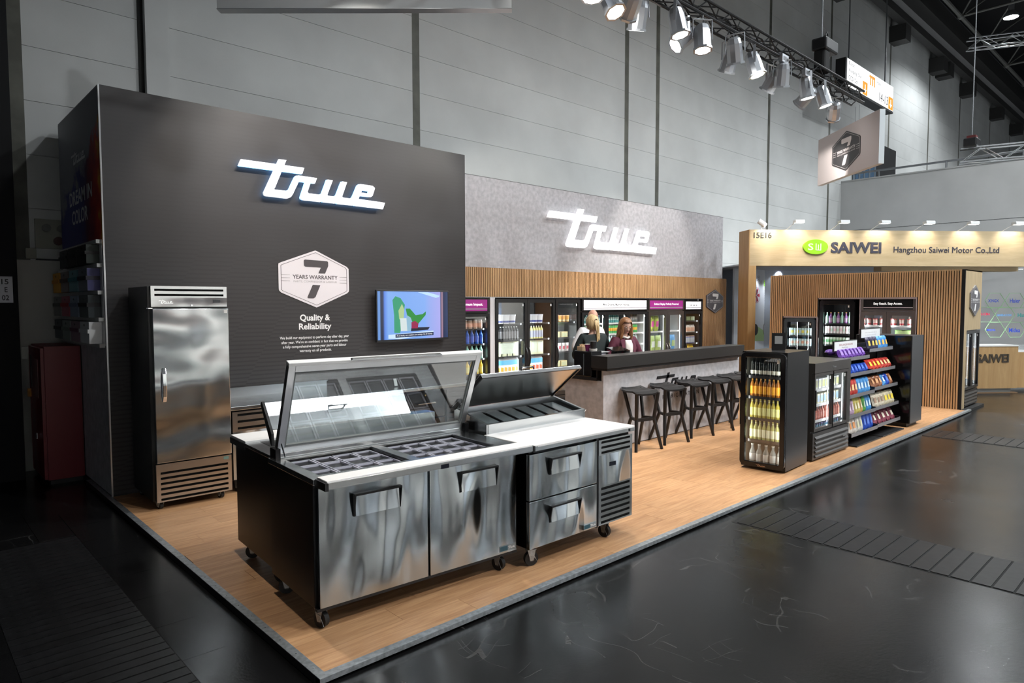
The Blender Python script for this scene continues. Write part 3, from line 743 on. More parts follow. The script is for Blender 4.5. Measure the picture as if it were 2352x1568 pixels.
for i in range(6):
    xa = r0+.06+i*.172; xb = xa+.155
    f = lambda yy: .933+(yy-.545)*(.07/.355)
    o = MB().yz([(.565, f(.565)), (.565, f(.565)+.006), (.86, f(.86)+.006), (.86, f(.86))], xa, xb).build('food_pan', blackg, t)
    MB().yz([(.58, f(.58)+.005), (.58, f(.58)+.0075), (.845, f(.845)+.0075), (.845, f(.845)+.005)], xa+.014, xb-.014).build('pan_cover', prim, o)
lid = bpy.data.objects.new('lid', None); COL.objects.link(lid); lid.parent = t; lid.location = (-.03, .90, 1.05); lid.rotation_euler = (-radians(39), 0, 0)
B('lid_panel', steel('stainless_lid', (.52, .52, .51), .30, wave=0), lid, r0+.01, r1-.01, -.44, 0, 0, .004)
F = MB(); F.box(r0, r0+.014, -.445, 0, -.012, .018); F.box(r1-.014, r1, -.445, 0, -.012, .018); F.box(r0, r1, -.452, -.438, -.012, .018); F.build('lid_rim', blackp, lid)
B('lid_skin', SSs, lid, r0, r1, -.45, 0, .018, .022)
MB().tube([(.50, -.44, .022), (.50, -.455, .045), (.64, -.455, .045), (.64, -.44, .022)], .008, 8).build('grip', chrome, lid, smooth=True)
MB().tube([(r1-.02, .56, .89), (r1+.02, .535, .955)], .004, 6).build('lid_stay', chrome, t, smooth=True)
for x, y, a in ((.075, .06, 1.25), (W2-.26, .08, .1), (.08, .74, .6), (W2-.2, .74, .4)): castor(t, x, y, .052, a, .13, True)
# ------------------------------------------------------------------ worktop units along the dark wall
t = thing('worktop_refrigerator', 'stainless worktop refrigerator with tall backsplash beside the reach-in refrigerator', 'refrigerator', (.95, 3.66, 0))
B('body', SSdark, t, 0, 1.395, .03, .70, .13, .835)
B('worktop', SSs, t, -.01, 1.40, -.02, .712, .838, .875, bevel=.004)
B('backsplash', SSs, t, .0, 1.395, .688, .712, .875, .98)
B('backsplash_cap', SSs, t, .0, 1.395, .655, .712, .975, .985)
g = grille(t, .01, .50, .62, .82, 3, 0, .025, SSgr, slot=.35, name='grille_panel', bar=.05)
fp = B('lower_panel', SSd, t, .01, .50, 0, .03, .14, .62)
logo('script_logo', chrome, fp, (.24, -.001, .555), (1, 0, 0), (0, 0, 1), .14, .035, depth=.003)
B('door', SSd, t, .51, 1.39, 0, .03, .14, .82)
for x, y in ((.08, .08), (1.3, .08), (.08, .6), (1.3, .6)): castor(t, x, y, .05, .3, .13)
t = thing('chef_base_drawers', 'low worktop refrigerator with four black drawers and polished handles under the screen', 'refrigerator', (2.36, 3.66, 0))
B('body', SSdark, t, 0, 1.74, .03, .70, .13, .835)
B('worktop', SSs, t, -.005, 1.75, -.02, .712, .838, .875, bevel=.004)
for i in range(2):
    for j in range(2):
        xa = .02+i*.62
        d = B('drawer', blackg, t, xa, xa+.60, 0, .03, .15+j*.335, .475+j*.335, bevel=.004)
        MB().tube([(xa+.17, -.0, .34+j*.335), (xa+.17, -.035, .34+j*.335), (xa+.43, -.035, .34+j*.335), (xa+.43, 0, .34+j*.335)], .009, 8).build('grip', chrome, d, smooth=True)
        MB().tube([(xa+.30, .0, .435+j*.335), (xa+.30, -.008, .435+j*.335)], .011, 10).build('lock', brass, d, smooth=True)
grille(t, 1.28, 1.72, .15, .81, 10, 0, .025, blackm, slot=.35, name='grille_panel', bar=.03)
for x, y in ((.08, .08), (1.65, .08), (.08, .6), (1.65, .6)): castor(t, x, y, .05, .3, .13)
t = thing('counter_card', 'small black info card standing on the steel worktop under the screen', 'card', (on_z(910, 888, .876).x, on_z(910, 888, .876).y, .876))
MB().yz([(0, 0), (.004, 0), (.034, .105), (.030, .105)], -.035, .035).build('card', blackm, t)
MB().yz([(-.0005, .012), (-.001, .012), (.0274, .098), (.0279, .098)], -.022, .022).build('pale_print', M('card_print', (.4, .42, .42), .5), t)
# ------------------------------------------------------------------ on the dark wall
s = thing('illuminated_logo', 'white halo-lit script logo letters on the charcoal wall', 'sign', (1.33, YD, 3.09))
logo('letters', M('sign_white', (.85, .87, .9), .35, emit=(.9, .93, 1), es=.55), s, (0, -.05, 0), (1, 0, 0), (0, 0, 1), 1.845, .432, depth=.022)
logo('halo_core', M('halo_blue', (.2, .4, .7), .5, emit=(.25, .55, 1.), es=3.5), s, (.012, -.03, .004), (1, 0, 0), (0, 0, 1), 1.82, .425, depth=.022)
mb = MB()
for x, z in ((.3, .33), (.62, .1), (1.0, .05), (1.4, .05), (1.62, .05)): mb.tube([(x, -.03, z), (x, -.002, z)], .008, 6)
mb.build('standoffs', alu, s)
s = thing('warranty_sign', 'large white six-sided seven-year warranty badge on the charcoal wall', 'sign', (2.234, YD, 2.19))
hexbadge(s, (0, -.002, 0), (1, 0, 0), (0, 0, 1), .897, .674, M('badge_pearl', (.72, .68, .71), .4), M('ink_charcoal', (.075, .065, .07), .5), thick=.002, grey=ink_g)
s = thing('wall_lettering', 'white Quality and Reliability heading and text lettering on the charcoal wall', 'lettering', (2.23, YD-.001, 1.5))
letters('heading', 'Quality &', ink_w, s, (0, -.001, .222), (1, 0, 0), (0, 0, 1), .385, .098, bold=.025)
letters('heading', 'Reliability', ink_w, s, (0, -.001, .118), (1, 0, 0), (0, 0, 1), .415, .096, bold=.025)
for i, (l, w, dz) in enumerate((('We build our equipment to perform day after day, year', .885, 0), ("after year. We're so confident in fact that we provide", .85, 1), ('a fully comprehensive seven-year parts and labour', .815, 2), ('warranty on all products.', .41, 3))):
    letters('text_line', l, ink_w, s, (0, -.001, -.004-.052*dz), (1, 0, 0), (0, 0, 1), w, .042, bold=.012)
# television
s = thing('television', 'flat black television showing vegetables in a lit refrigerator on the charcoal wall', 'television', (3.02, YD, 1.404))
tw, th_ = 1.148, .667
B('housing', blackp, s, 0, tw, -.085, -.055, 0, th_, bevel=.004)
B('wall_mount', blackm, s, .3, .85, -.055, 0, .15, .5)
def scr(n, pts, col, off, es=.85, parent=None):
    return MB().xz([(.016+x*(tw-.032), .03+z*(th_-.046)) for x, z in pts], -.0862-off, -.086-off).build(n, M('scr_'+n+str(off), (.01, .01, .01), .3, emit=col, es=es), parent)
def screen_mat():
    m, nt, b = _nt('screen_picture'); N = nt.nodes; L = nt.links
    tc = N.new('ShaderNodeTexCoord'); sp = N.new('ShaderNodeSeparateXYZ'); L.new(tc.outputs['Object'], sp.inputs[0])
    mr = N.new('ShaderNodeMapRange'); mr.inputs[2].default_value = tw; L.new(sp.outputs[0], mr.inputs[0])
    cr = N.new('ShaderNodeValToRGB'); e = cr.color_ramp.elements
    e[0].position = 0; e[0].color = (.10, .25, .62, 1); e[1].position = 1; e[1].color = (.02, .05, .16, 1)
    for p, c in ((.04, (.16, .35, .8)), (.055, (.005, .01, .04)), (.085, (.01, .02, .08)), (.105, (.10, .25, .85)), (.15, (.22, .45, .95)), (.35, (.2, .42, .95)), (.65, (.25, .46, .98)), (.72, (.34, .45, .95)), (.87, (.45, .45, .95)), (.885, (.005, .01, .05)), (.90, (.5, .3, .4)), (.92, (.01, .02, .08))):
        k = e.new(p); k.color = (*c, 1)
    L.new(mr.outputs[0], cr.inputs[0]); L.new(cr.outputs[0], b.inputs['Emission Color']); _inp(b, 'Emission Strength', .9); b.inputs['Base Color'].default_value = (.01, .01, .01, 1); _inp(b, 'Roughness', .15)
    return m
sp_ = B('screen', screen_mat(), s, .016, tw-.016, -.0862, -.085, .03, th_-.016)
scr('shelf', [(.14, .02), (.14, .10), (.78, .16), (.78, .12), (.5, .04), (.3, .0)], (.62, .80, 1.), .0002, 1., sp_)
scr('ceiling', [(.55, .99), (.70, .99), (.875, .92), (.87, .89), (.82, .87)], (.55, .78, 1.), .0002, 1., sp_)
scr('greens', [(.22, .14), (.30, .13), (.34, .45), (.37, .72), (.31, .86), (.24, .9), (.2, .82), (.22, .5)], (.05, .42, .22), .0004, .8, sp_)
scr('pale_leaf', [(.29, .42), (.35, .40), (.36, .62), (.33, .74), (.28, .6)], (.55, .75, .35), .0006, .8, sp_)
scr('packet', [(.31, .17), (.40, .17), (.39, .44), (.30, .44)], (.75, .85, .85), .0008, .9, sp_)
scr('sleeve', [(.40, .17), (.45, .17), (.47, .53), (.39, .52)], (.35, .62, .8), .0005, .8, sp_)
scr('leaf', [(.38, .64), (.44, .64), (.52, .50), (.62, .52), (.67, .58), (.665, .5), (.56, .32), (.47, .36), (.45, .45), (.40, .5)], (.03, .38, .06), .0007, .7, sp_)
scr('radish', [(.46, .22), (.55, .22), (.56, .32), (.51, .38), (.46, .35)], (.45, .015, .1), .0009, .7, sp_)
scr('tray', [(.45, .16), (.70, .18), (.725, .24), (.46, .24)], (.006, .012, .04), .0006, .6, sp_)
scr('caption_box', [(.235, .035), (.78, .06), (.78, .13), (.235, .105)], (.01, .03, .12), .001, .6, sp_)
letters('caption', 'As a result, our retailers are saving a lot of money.', M('caption_white', (.02, .02, .02), .5, emit=(1, 1, 1), es=.9), sp_, (.016+.5075*(tw-.032), -.0875, .03+.082*(th_-.046)), (1, 0, .026), (0, 0, 1), .575, .026, bold=.012)
# ================================================================== goods and coolers: builders
ORD = ['top', 'second', 'third', 'fourth', 'fifth', 'sixth']
def joined(name, parts, smooth=True):
    """several coloured shells of one small object in one mesh"""
    v, f, mi, ms = [], [], [], []
    for mb, mat in parts:
        if mat not in ms: ms.append(mat)
        k = len(v); v += mb.v; f += [tuple(i+k for i in q) for q in mb.f]; mi += [ms.index(mat)]*len(mb.f)
    me = bpy.data.meshes.new(name); me.from_pydata(v, [], f)
    for m in ms: me.materials.append(m)
    me.update()
    bm = bmesh.new(); bm.from_mesh(me); bmesh.ops.recalc_face_normals(bm, faces=bm.faces); bm.to_mesh(me); bm.free()
    for p, i in zip(me.polygons, mi): p.material_index = i; p.use_smooth = smooth
    if smooth:
        try: me.set_sharp_from_angle(angle=radians(40))
        except Exception: pass
    return me
def C(name, col=(.5, .5, .5), rough=.4, **k): return M('c_'+name, col, rough, **k)
def bottle_shells(h, r, glass, label, cap, lab2=None, shoulder=.55, neck=.36, n=12, lab=None):
    b = MB().lathe([(r*.9, 0), (r, .01*h), (r, shoulder*h), (r*.92, (shoulder+.05)*h), (r*neck, (shoulder+.22)*h), (r*neck, .955*h), (r*.1, .956*h)], n)
    out = [('glass', b, glass)]
    if label: out.append(('label', MB().lathe([(r*1.02, (lab[0] if lab else .12)*h), (r*1.02, (lab[1] if lab else shoulder-.06)*h)], n, cap=False), label))
    if lab2: out.append(('neck_label', MB().lathe([(r*neck*1.12, (shoulder+.25)*h), (r*neck*1.08, .86*h)], n, cap=False), lab2))
    if cap: out.append(('cap', MB().lathe([(r*neck*1.12, .93*h), (r*neck*1.15, .995*h), (r*neck*.9, h)], n), cap))
    return out
def can_shells(h, r, body, band, topm=None, n=12):
    out = [('can', MB().lathe([(r*.82, 0), (r, .04*h), (r, .92*h), (r*.84, .985*h), (r*.84, h), (r*.76, .99*h)], n), body)]
    if band: out.append(('band', MB().lathe([(r*1.012, .34*h), (r*1.012, .70*h)], n, cap=False), band))
    return out
def carton_shells(w, d, h, side, top, print_, cap=None, gable=False):
    b = MB()
    if gable: b.yz([(0, 0), (d, 0), (d, .86*h), (d*.55, h), (d*.45, h), (0, .86*h)], -w/2, w/2)
    else: b.box(-w/2, w/2, 0, d, 0, h)
    out = [('carton', b, side)]
    if top: out.append(('top_band', MB().box(-w/2-.0005, w/2+.0005, -.0006, d*.98, .58*h, .855*h if gable else h+.0005), top))
    if print_: out.append(('print', MB().xz([(-w*.34, .22*h), (w*.36, .20*h), (w*.40, .42*h), (-w*.30, .46*h)], -.0014, -.0008), print_))
    if cap: out.append(('cap', MB().lathe([(w*.18, 0), (w*.18, .05)], 8, (0, d*.5, h-.02)), cap))
    return out
def tub_shells(h, r, body, band, lid, n=14):
    return [('tub', MB().lathe([(r*.84, 0), (r, h*.9)], n), body), ('band', MB().lathe([(r*.875, .12*h), (r*.905, .33*h)], n, cap=False), band), ('lid', MB().lathe([(r*1.05, .88*h), (r*1.05, h), (r*.5, h*1.002)], n), lid)]
def box_shells(w, d, h, side, panel):
    return [('box', MB().box(-w/2, w/2, 0, d, 0, h), side), ('panel', MB().box(-w*.42, w*.42, -.001, .001, .15*h, .85*h), panel)]
def pouch_shells(w, h, body, panel, d=.05, lean=.0):
    """filled pillow pouch: flat crimped ends, bulging middle"""
    v = []; f = []; nx, nz = 5, 7
    for s in (-1, 1):
        for j in range(nz+1):
            for i in range(nx+1):
                a = i/nx; b = j/nz; bul = (1-(2*a-1)**4)*(max(0, 1-(2*b-1)**6))
                wz = 1-.08*sin(pi*b)
                v.append(((a-.5)*w*wz, s*d*.5*bul + .004*sin(7*a+5*b), b*h))
    m = (nx+1)*(nz+1)
    for s in range(2):
        for j in range(nz):
            for i in range(nx):
                q = [s*m+j*(nx+1)+i, s*m+j*(nx+1)+i+1, s*m+(j+1)*(nx+1)+i+1, s*m+(j+1)*(nx+1)+i]
                f.append(tuple(q if s == 0 else q[::-1]))
    mb = MB(); mb.add(v, f)
    p = MB(); vv = []; ff = []
    for j in range(4):
        for i in range(4):
            a = .18+.64*i/3; b = .30+.36*j/3; bul = (1-(2*a-1)**4)*(max(0, 1-(2*b-1)**6)); vv.append(((a-.5)*w, -d*.5*bul-.002+.004*sin(7*a+5*b), b*h))
    for j in range(3):
        for i in range(3): ff.append((j*4+i, j*4+i+1, j*4+i+5, j*4+i+4))
    p.add(vv, ff)
    return [('pouch', mb, body), ('panel', p, panel)]
PROTO = {}
def proto(key, shells, split=False):
    if key in PROTO: return PROTO[key]
    if split: PROTO[key] = [(n, mb.mesh(n, mat, True), mat) for n, mb, mat in shells]
    else: PROTO[key] = joined(key, [(mb, mat) for n, mb, mat in shells])
    return PROTO[key]
def put(name, key, loc, rz, label, cat, group, scale=1., tilt=0.):
    p = PROTO[key]
    if isinstance(p, list):
        o = thing(name, label, cat, loc, rz, group)
        for n, me, mat in p:
            c = bpy.data.objects.new(n, me); COL.objects.link(c); c.parent = o
    else:
        o = bpy.data.objects.new(name, p); COL.objects.link(o); o.location = loc; o.rotation_euler = (0, 0, rz); tag(o, label, cat, group)
    if tilt: o.rotation_euler = (tilt, 0, rz)
    if scale != 1: o.scale = (scale,)*3
    return o
glassd = clear_glass('door_glass', (.85, .92, .92), .05)
led = M('led_white', (.8, .8, .8), .4, emit=(.9, .96, 1), es=1.8)
shelf_w = M('shelf_white', (.65, .66, .66), .4)
shelf_b = M('shelf_black', (.012, .012, .013), .3)
class Cooler:
    """glass-door cooler. local frame: x = width as seen from the front, y = depth, z = up; front plane y = 0"""
    def __init__(s, name, label, loc, rz, W, D, H, body, doors, z0=.10, z1=None, liner=None, shelf=None, shelves=(), sign=None, base=None, handle='side', frame=None, fw=.05, top=.05, glow=6., gc=(.9, .96, 1.), ledbars=False, cat='refrigerator', rnd=0.):
        t = s.t = thing(name, label, cat, loc, rz); s.rz = rz; s.loc = Vector(loc); s.W, s.D, s.H = W, D, H
        liner = liner or body; shelf = shelf or shelf_b; frame = frame or body; th = .035; z1 = z1 or H-top; s.doors = doors; s.shz = shelves
        B('side_panel', body, t, 0, th, .045, D, .02, H); B('side_panel', body, t, W-th, W, .045, D, .02, H)
        B('back_panel', body, t, th, W-th, D-.03, D, .02, H)
        B('top_panel', body, t, th, W-th, .045, D-.03, z1+.005, H); B('bottom_panel', body, t, th, W-th, .045, D-.03, .02, z0-.005)
        B('liner', liner, t, th, W-th, D-.036, D-.031, z0, z1)
        for a in (th, W-th-.004): B('liner', liner, t, a, a+.004, .05, D-.036, z0, z1)
        if sign:
            za, zb, sm, tx, ik, bold = sign
            fr = MB().frame_xz((0, W, za-.02, zb+.02), (.05, W-.05, za, zb), .0, .045); o = fr.build('sign_frame', frame, t)
            sp = B('sign_panel', sm, t, .05, W-.05, .006, .02, za, zb)
            if tx: letters('lettering', tx, ik, sp, (W/2, .005, (za+zb)/2+.01), (1, 0, 0), (0, 0, 1), (W-.1)*bold, (zb-za)*.30, bold=.02)
            B('stripe', M('sign_stripe', (.35, .33, .36), .5), sp, .05, W-.05, .0045, .006, za+(zb-za)*.14, za+(zb-za)*.22)
        if base:
            g = B('base_panel', frame, t, 0, W, .01, .045, .02, z0-.02)
            for i in range(base):
                a = .04+(z0-.09)*i/base; h_ = (z0-.09)/base
                MB().yz([(.012, a), (-.012, a+.012), (-.012, a+.018), (.012, a+h_*.8)], .05, W-.05).build('louvre', frame, g)
        s.sh = []
        for zz in shelves:
            o = B('shelf', shelf, t, th+.006, W-th-.006, .085, D-.05, zz-.014, zz)
            B('price_rail', shelf if shelf is not shelf_b else M('rail_gloss', (.03, .03, .032), .2), o, th+.006, W-th-.006, .078, .085, zz-.028, zz+.004)
        for i, (a, b) in enumerate(doors):
            if rnd:
                n = 6; R = rnd; P = []
                for cx, cz, q in ((b-R, z1-R, 0), (a+R, z1-R, 1), (a+R, z0+R, 2), (b-R, z0+R, 3)):
                    for k in range(n+1): an = (q+k/n)*pi/2; P.append((cx+R*cos(an), cz+R*sin(an)))
                r2 = .012; Q = []
                for cx, cz, q in ((b-fw-r2, z1-fw-r2, 0), (a+fw+r2, z1-fw-r2, 1), (a+fw+r2, z0+fw+r2, 2), (b-fw-r2, z0+fw+r2, 3)):
                    for k in range(n+1): an = (q+k/n)*pi/2; Q.append((cx+r2*cos(an), cz+r2*sin(an)))
                m = len(P); mb = MB()
                vs = [(x, y, z) for y in (0., .042) for x, z in P]+[(x, y, z) for y in (0., .042) for x, z in Q]
                fs = []
                for k in range(m):
                    l = (k+1) % m; fs += [(k, l, 2*m+l, 2*m+k), (m+k, 3*m+k, 3*m+l, m+l), (k, m+k, m+l, l), (2*m+k, 2*m+l, 3*m+l, 3*m+k)]
                d = mb.add(vs, fs).build('door', frame, t, bevel=.006)
            else:
                d = MB().frame_xz((a+.002, b-.002, z0, z1), (a+fw, b-fw, z0+fw, z1-fw), 0, .042).build('door', frame, t)
            B('glass_pane', glassd, d, a+fw-.005, b-fw+.005, .018, .024, z0+fw-.005, z1-fw+.005)
            if handle == 'side':
                left = (i % 2 == 1) if len(doors) != 3 else (i > 0)
                hx = a+fw*.55 if left or len(doors) == 1 else b-fw*.55
                zc = z0+(z1-z0)*.42
                MB().tube([(hx, .0, zc+.17), (hx, -.035, zc+.10), (hx, -.045, zc), (hx, -.035, zc-.10), (hx, .0, zc-.17)], .011, 8).build('handle', frame if frame is not SS else chrome, d, smooth=True)
            elif handle == 'bar':
                MB().box(a-.006, a+.004, -.012, .01, z0+(z1-z0)*.36, z0+(z1-z0)*.60).build('handle', chrome, d)
            B('sticker', white, d, b-fw-.045, b-fw-.02, .016, .0175, z1-fw-.06, z1-fw-.02)
            if ledbars:
                for xx in (a+fw+.004, b-fw-.012): B('led_strip', led, t, xx, xx+.008, .052, .060, z0+.06, z1-.06)
            if glow:
                M3 = Matrix.Rotation(rz, 3, 'Z')
                for xx, tx in ((a+fw+.006, .7), (b-fw-.006, .3)):
                    p0 = s.loc + M3 @ Vector((xx, .058, (z0+z1)/2)); p1 = s.loc + M3 @ Vector((a+(b-a)*tx, .30, (z0+z1)/2))
                    lo = light('cooler_led', 'AREA', p0, glow*.30, gc, p1, .012, sy=(z1-z0)*.86); lo.data.spread = radians(175)
    def row(s, zi, key, name, desc, cat, n, x0, x1, y=.11, where='', step=None, keys=None, rz=0., deep=1, dy=.09):
        """n items side by side between local x0 and x1 on shelf height zi"""
        M3 = Matrix.Rotation(s.rz, 3, 'Z')
        for d in range(deep):
            for i in range(n):
                x = (x0+x1)/2 if n == 1 else x0+(x1-x0)*i/(n-1)
                k = keys[i % len(keys)] if keys else key
                de = desc[i % len(desc)] if isinstance(desc, (list, tuple)) else desc
                P = s.loc + M3 @ Vector((x, y+d*dy, zi+.0005))
                put(name, k, P, s.rz+rz, f'{de} {where}', cat, f'{de} {where}')
# ================================================================== fridges in the back wall
YF = 5.44
bx_ = lambda px, py=720: on_y(px, py, YF).x
def zy(px, py, yy=YF+.10): return on_y(px, py, yy).z
purple = M('sign_purple', (.22, .02, .16), .35, emit=(.30, .02, .20), es=.55)
signw = M('sign_lit_white', (.8, .8, .8), .4, emit=(.95, .96, 1), es=.75)
signk = M('sign_black', (.006, .006, .006), .25)
inkw = M('sign_ink_white', (.8, .8, .8), .5, emit=(1, 1, 1), es=.8)
linw = M('liner_white', (.72, .74, .74), .4); ling = M('liner_grey', (.22, .24, .25), .4); link = M('liner_black', (.02, .02, .022), .4)
caseb = M('case_black', (.012, .012, .013), .28)
bronze = steel('case_bronze', (.30, .27, .26), .30, wave=0)
# goods
proto('jar_mix', [('jar', MB().lathe([(.045, 0), (.05, .02), (.05, .12), (.04, .135)], 12), C('jar', (.45, .30, .22), .2)), ('lid', MB().lathe([(.046, .132), (.046, .15)], 12), C('jar_lid', (.55, .55, .55), .3)), ('label', MB().lathe([(.051, .03), (.051, .09)], 12, cap=False), C('jar_lab', (.75, .42, .30)))])
proto('blue_bottle', bottle_shells(.26, .036, C('blue_pet', (.02, .10, .42), .15), C('lab_navy', (.05, .12, .55)), C('cap_blue', (.02, .05, .6))))
proto('mint_bottle', bottle_shells(.25, .036, C('mint_pet', (.25, .52, .42), .2), C('lab_mint', (.55, .72, .62)), C('cap_mint', (.45, .62, .52))))
proto('juice_bottle', bottle_shells(.25, .036, C('juice', (.75, .50, .03), .2), C('lab_yel', (.80, .68, .15)), C('cap_cream', (.75, .75, .6))))
proto('yoghurt_tub', tub_shells(.155, .078, C('tub_white', (.82, .84, .88)), C('tub_navy', (.05, .08, .32)), C('lid_white', (.80, .84, .90))))
proto('dark_bottle', bottle_shells(.235, .031, C('dark_pet', (.03, .03, .033), .25), C('lab_grey', (.20, .20, .21)), C('cap_white', (.78, .78, .78)), shoulder=.7))
proto('lemon_bottle', bottle_shells(.235, .031, C('lemon_pet', (.72, .70, .30), .25), C('lab_lav', (.45, .48, .62)), C('cap_white'), shoulder=.7))
proto('lemon_box', box_shells(.155, .12, .275, C('box_cream', (.78, .80, .55)), C('box_print', (.70, .78, .66))))
proto('juice_carton', carton_shells(.088, .08, .295, C('crt_white', (.80, .82, .85)), C('crt_sky', (.14, .52, .80)), C('crt_orange', (.85, .52, .06)), C('cap_sky', (.5, .75, .85)), True))
proto('juice_carton_red', carton_shells(.088, .08, .295, C('crt_white'), C('crt_sky'), C('crt_red', (.80, .16, .08)), C('cap_sky'), True))
proto('orange_cup', tub_shells(.125, .043, C('cup_orange', (.80, .45, .12)), C('cup_cream', (.80, .70, .45)), C('cup_lid', (.75, .55, .30))))
proto('ready_box', box_shells(.165, .12, .105, C('rb_yel', (.72, .62, .32)), C('rb_mix', (.62, .66, .42))))
proto('snack_pouch_red', pouch_shells(.095, .165, C('po_white', (.75, .72, .72)), C('po_red', (.55, .10, .14)), .04))
proto('can_teal', can_shells(.165, .033, C('can_teal', (.12, .36, .36), .25, metal=.3), C('band_teal', (.45, .62, .60))))
proto('can_dark', can_shells(.165, .033, C('can_dark', (.10, .13, .13), .25, metal=.3), C('band_dark', (.35, .36, .36))))
proto('can_green', can_shells(.165, .033, C('can_green', (.08, .42, .12), .25, metal=.3), C('band_orange', (.80, .42, .05))))
proto('water_bottle', bottle_shells(.235, .034, C('water_pet', (.55, .66, .68), .15), C('lab_ice', (.40, .70, .72)), C('cap_ice', (.7, .8, .85))))
proto('pet_food', pouch_shells(.20, .36, C('pet_green', (.42, .55, .20)), C('pet_white', (.75, .80, .78)), .10))
proto('floss_pouch', pouch_shells(.15, .34, C('fl_green', (.45, .55, .12)), C('fl_pink', (.65, .10, .36)), .08))
proto('pet_blue', pouch_shells(.20, .36, C('pet_blue', (.10, .35, .70)), C('pet_green'), .10))
proto('salad_tray', box_shells(.17, .12, .10, C('salad', (.14, .26, .08)), C('salad2', (.35, .45, .20))))
proto('smoothie', bottle_shells(.17, .026, C('smo', (.72, .66, .58)), C('smo_lab', (.75, .42, .28)), C('cap_white'), shoulder=.7))
proto('orange_cap', bottle_shells(.17, .026, C('oc_body', (.16, .20, .42)), C('oc_lab', (.55, .58, .62)), C('oc_cap', (.85, .45, .03)), shoulder=.8, neck=.8))
# A: mostly hidden behind the charcoal wall
x1 = bx_(1125); x0 = x1-.80
A = Cooler('merchandiser_fridge', 'black glass-door fridge with purple Maximum Impact sign beside the charcoal wall', (x0, YF, 0), 0, .80, .72, 1.985, caseb, [(0, .80)], z0=.2, z1=1.73, shelves=[zy(1100, 754), zy(1100, 789), zy(1100, 823), zy(1100, 858)], sign=(1.775, 1.965, purple, 'Maximum Impact.', inkw, .72), base=3, liner=link, glow=9)
w = 'in the Maximum Impact fridge'
A.row(A.shz[0], 'jar_mix', 'jar', 'orange-labelled jar', 'jar', 6, .12, .66, where=w)
A.row(A.shz[1], 'blue_bottle', 'bottle', 'dark blue water bottle', 'bottle', 7, .10, .69, where=w)
A.row(A.shz[2], 'mint_bottle', 'bottle', 'mint green bottle', 'bottle', 7, .10, .69, where=w)
A.row(A.shz[3], 'juice_bottle', 'bottle', 'yellow juice bottle', 'bottle', 7, .10, .69, where=w)
# C: two black doors
x0, xm, x1 = bx_(1139), bx_(1211.5), bx_(1275)
S = [zy(1180, 742.5), zy(1180, 780), zy(1180, 817), zy(1180, 859)]
Cc = Cooler('double_door_fridge', 'black two-door glass fridge stocked with tubs, cartons and lemon drinks', (x0, YF, 0), 0, x1-x0, .72, 1.985, caseb, [(0, xm-x0), (xm-x0, x1-x0)], z0=.2, z1=1.975, top=.01, shelves=S, base=3, liner=link, glow=13, fw=.062)
w = 'in the double-door fridge behind the bar'
lx = lambda px: bx_(px)-x0
B('sky_poster', M('sky_print', (.03, .16, .42), .4, cvar=.6, cscale=3, tint=(.01, .04, .10)), Cc.t, lx(1149), lx(1200), .55, .552, 1.62, 1.93)
Cc.row(S[0], 'yoghurt_tub', 'tub', 'white yoghurt tub with navy band', 'tub', 3, lx(1156), lx(1184), where=w)
Cc.row(S[0], 'yoghurt_tub', 'tub', 'white yoghurt tub with navy band', 'tub', 3, lx(1222), lx(1247), where=w)
Cc.row(S[1], 'dark_bottle', 'bottle', 'black and grey drink bottle', 'bottle', 8, lx(1153), lx(1196), where=w)
Cc.row(S[1], 'lemon_bottle', 'bottle', 'yellow lemon drink bottle', 'bottle', 7, lx(1218.5), lx(1253), where=w)
Cc.row(S[2], 'lemon_box', 'box', 'tall cream drink box with lemons', 'box', 4, lx(1156), lx(1193), where=w)
Cc.row(S[2], 'lemon_box', 'box', 'tall cream drink box with lemons', 'box', 3, lx(1224), lx(1251), where=w)
Cc.row(S[3], 'juice_carton', 'carton', 'blue and white orange juice carton', 'carton', 6, lx(1154), lx(1197), where=w)
Cc.row(S[3], 'juice_carton', 'carton', 'blue and white orange juice carton', 'carton', 2, lx(1221), lx(1229), where=w)
Cc.row(S[3], 'juice_carton_red', 'carton', 'blue and white red fruit juice carton', 'carton', 3, lx(1236), lx(1252), where=w)
# D: single black door, grey inside
x0, x1 = bx_(1276), bx_(1333)
S = [zy(1300, 738.5), zy(1300, 774), zy(1300, 806.5), zy(1300, 840)]
Dd = Cooler('single_door_fridge', 'narrow black single-door glass fridge with grey interior between two wide fridges', (x0, YF, 0), 0, x1-x0, .72, 1.985, caseb, [(0, x1-x0)], z0=.2, z1=1.975, top=.01, shelves=S, base=3, liner=ling, glow=7, fw=.062)
w = 'in the narrow single-door fridge'; lx = lambda px: bx_(px)-x0
Dd.row(S[0], 'orange_cup', 'cup', 'orange snack cup', 'cup', 4, lx(1286), lx(1312), where=w)
Dd.row(S[1], 'ready_box', 'box', 'yellow ready meal box', 'box', 2, lx(1289), lx(1307), where=w)
Dd.row(S[2], 'snack_pouch_red', 'pouch', 'white and red snack pouch', 'pouch', 4, lx(1286), lx(1312), where=w)
Dd.row(S[3], 'ready_box', 'box', 'low yellow ready meal box', 'box', 2, lx(1290), lx(1306), where=w)
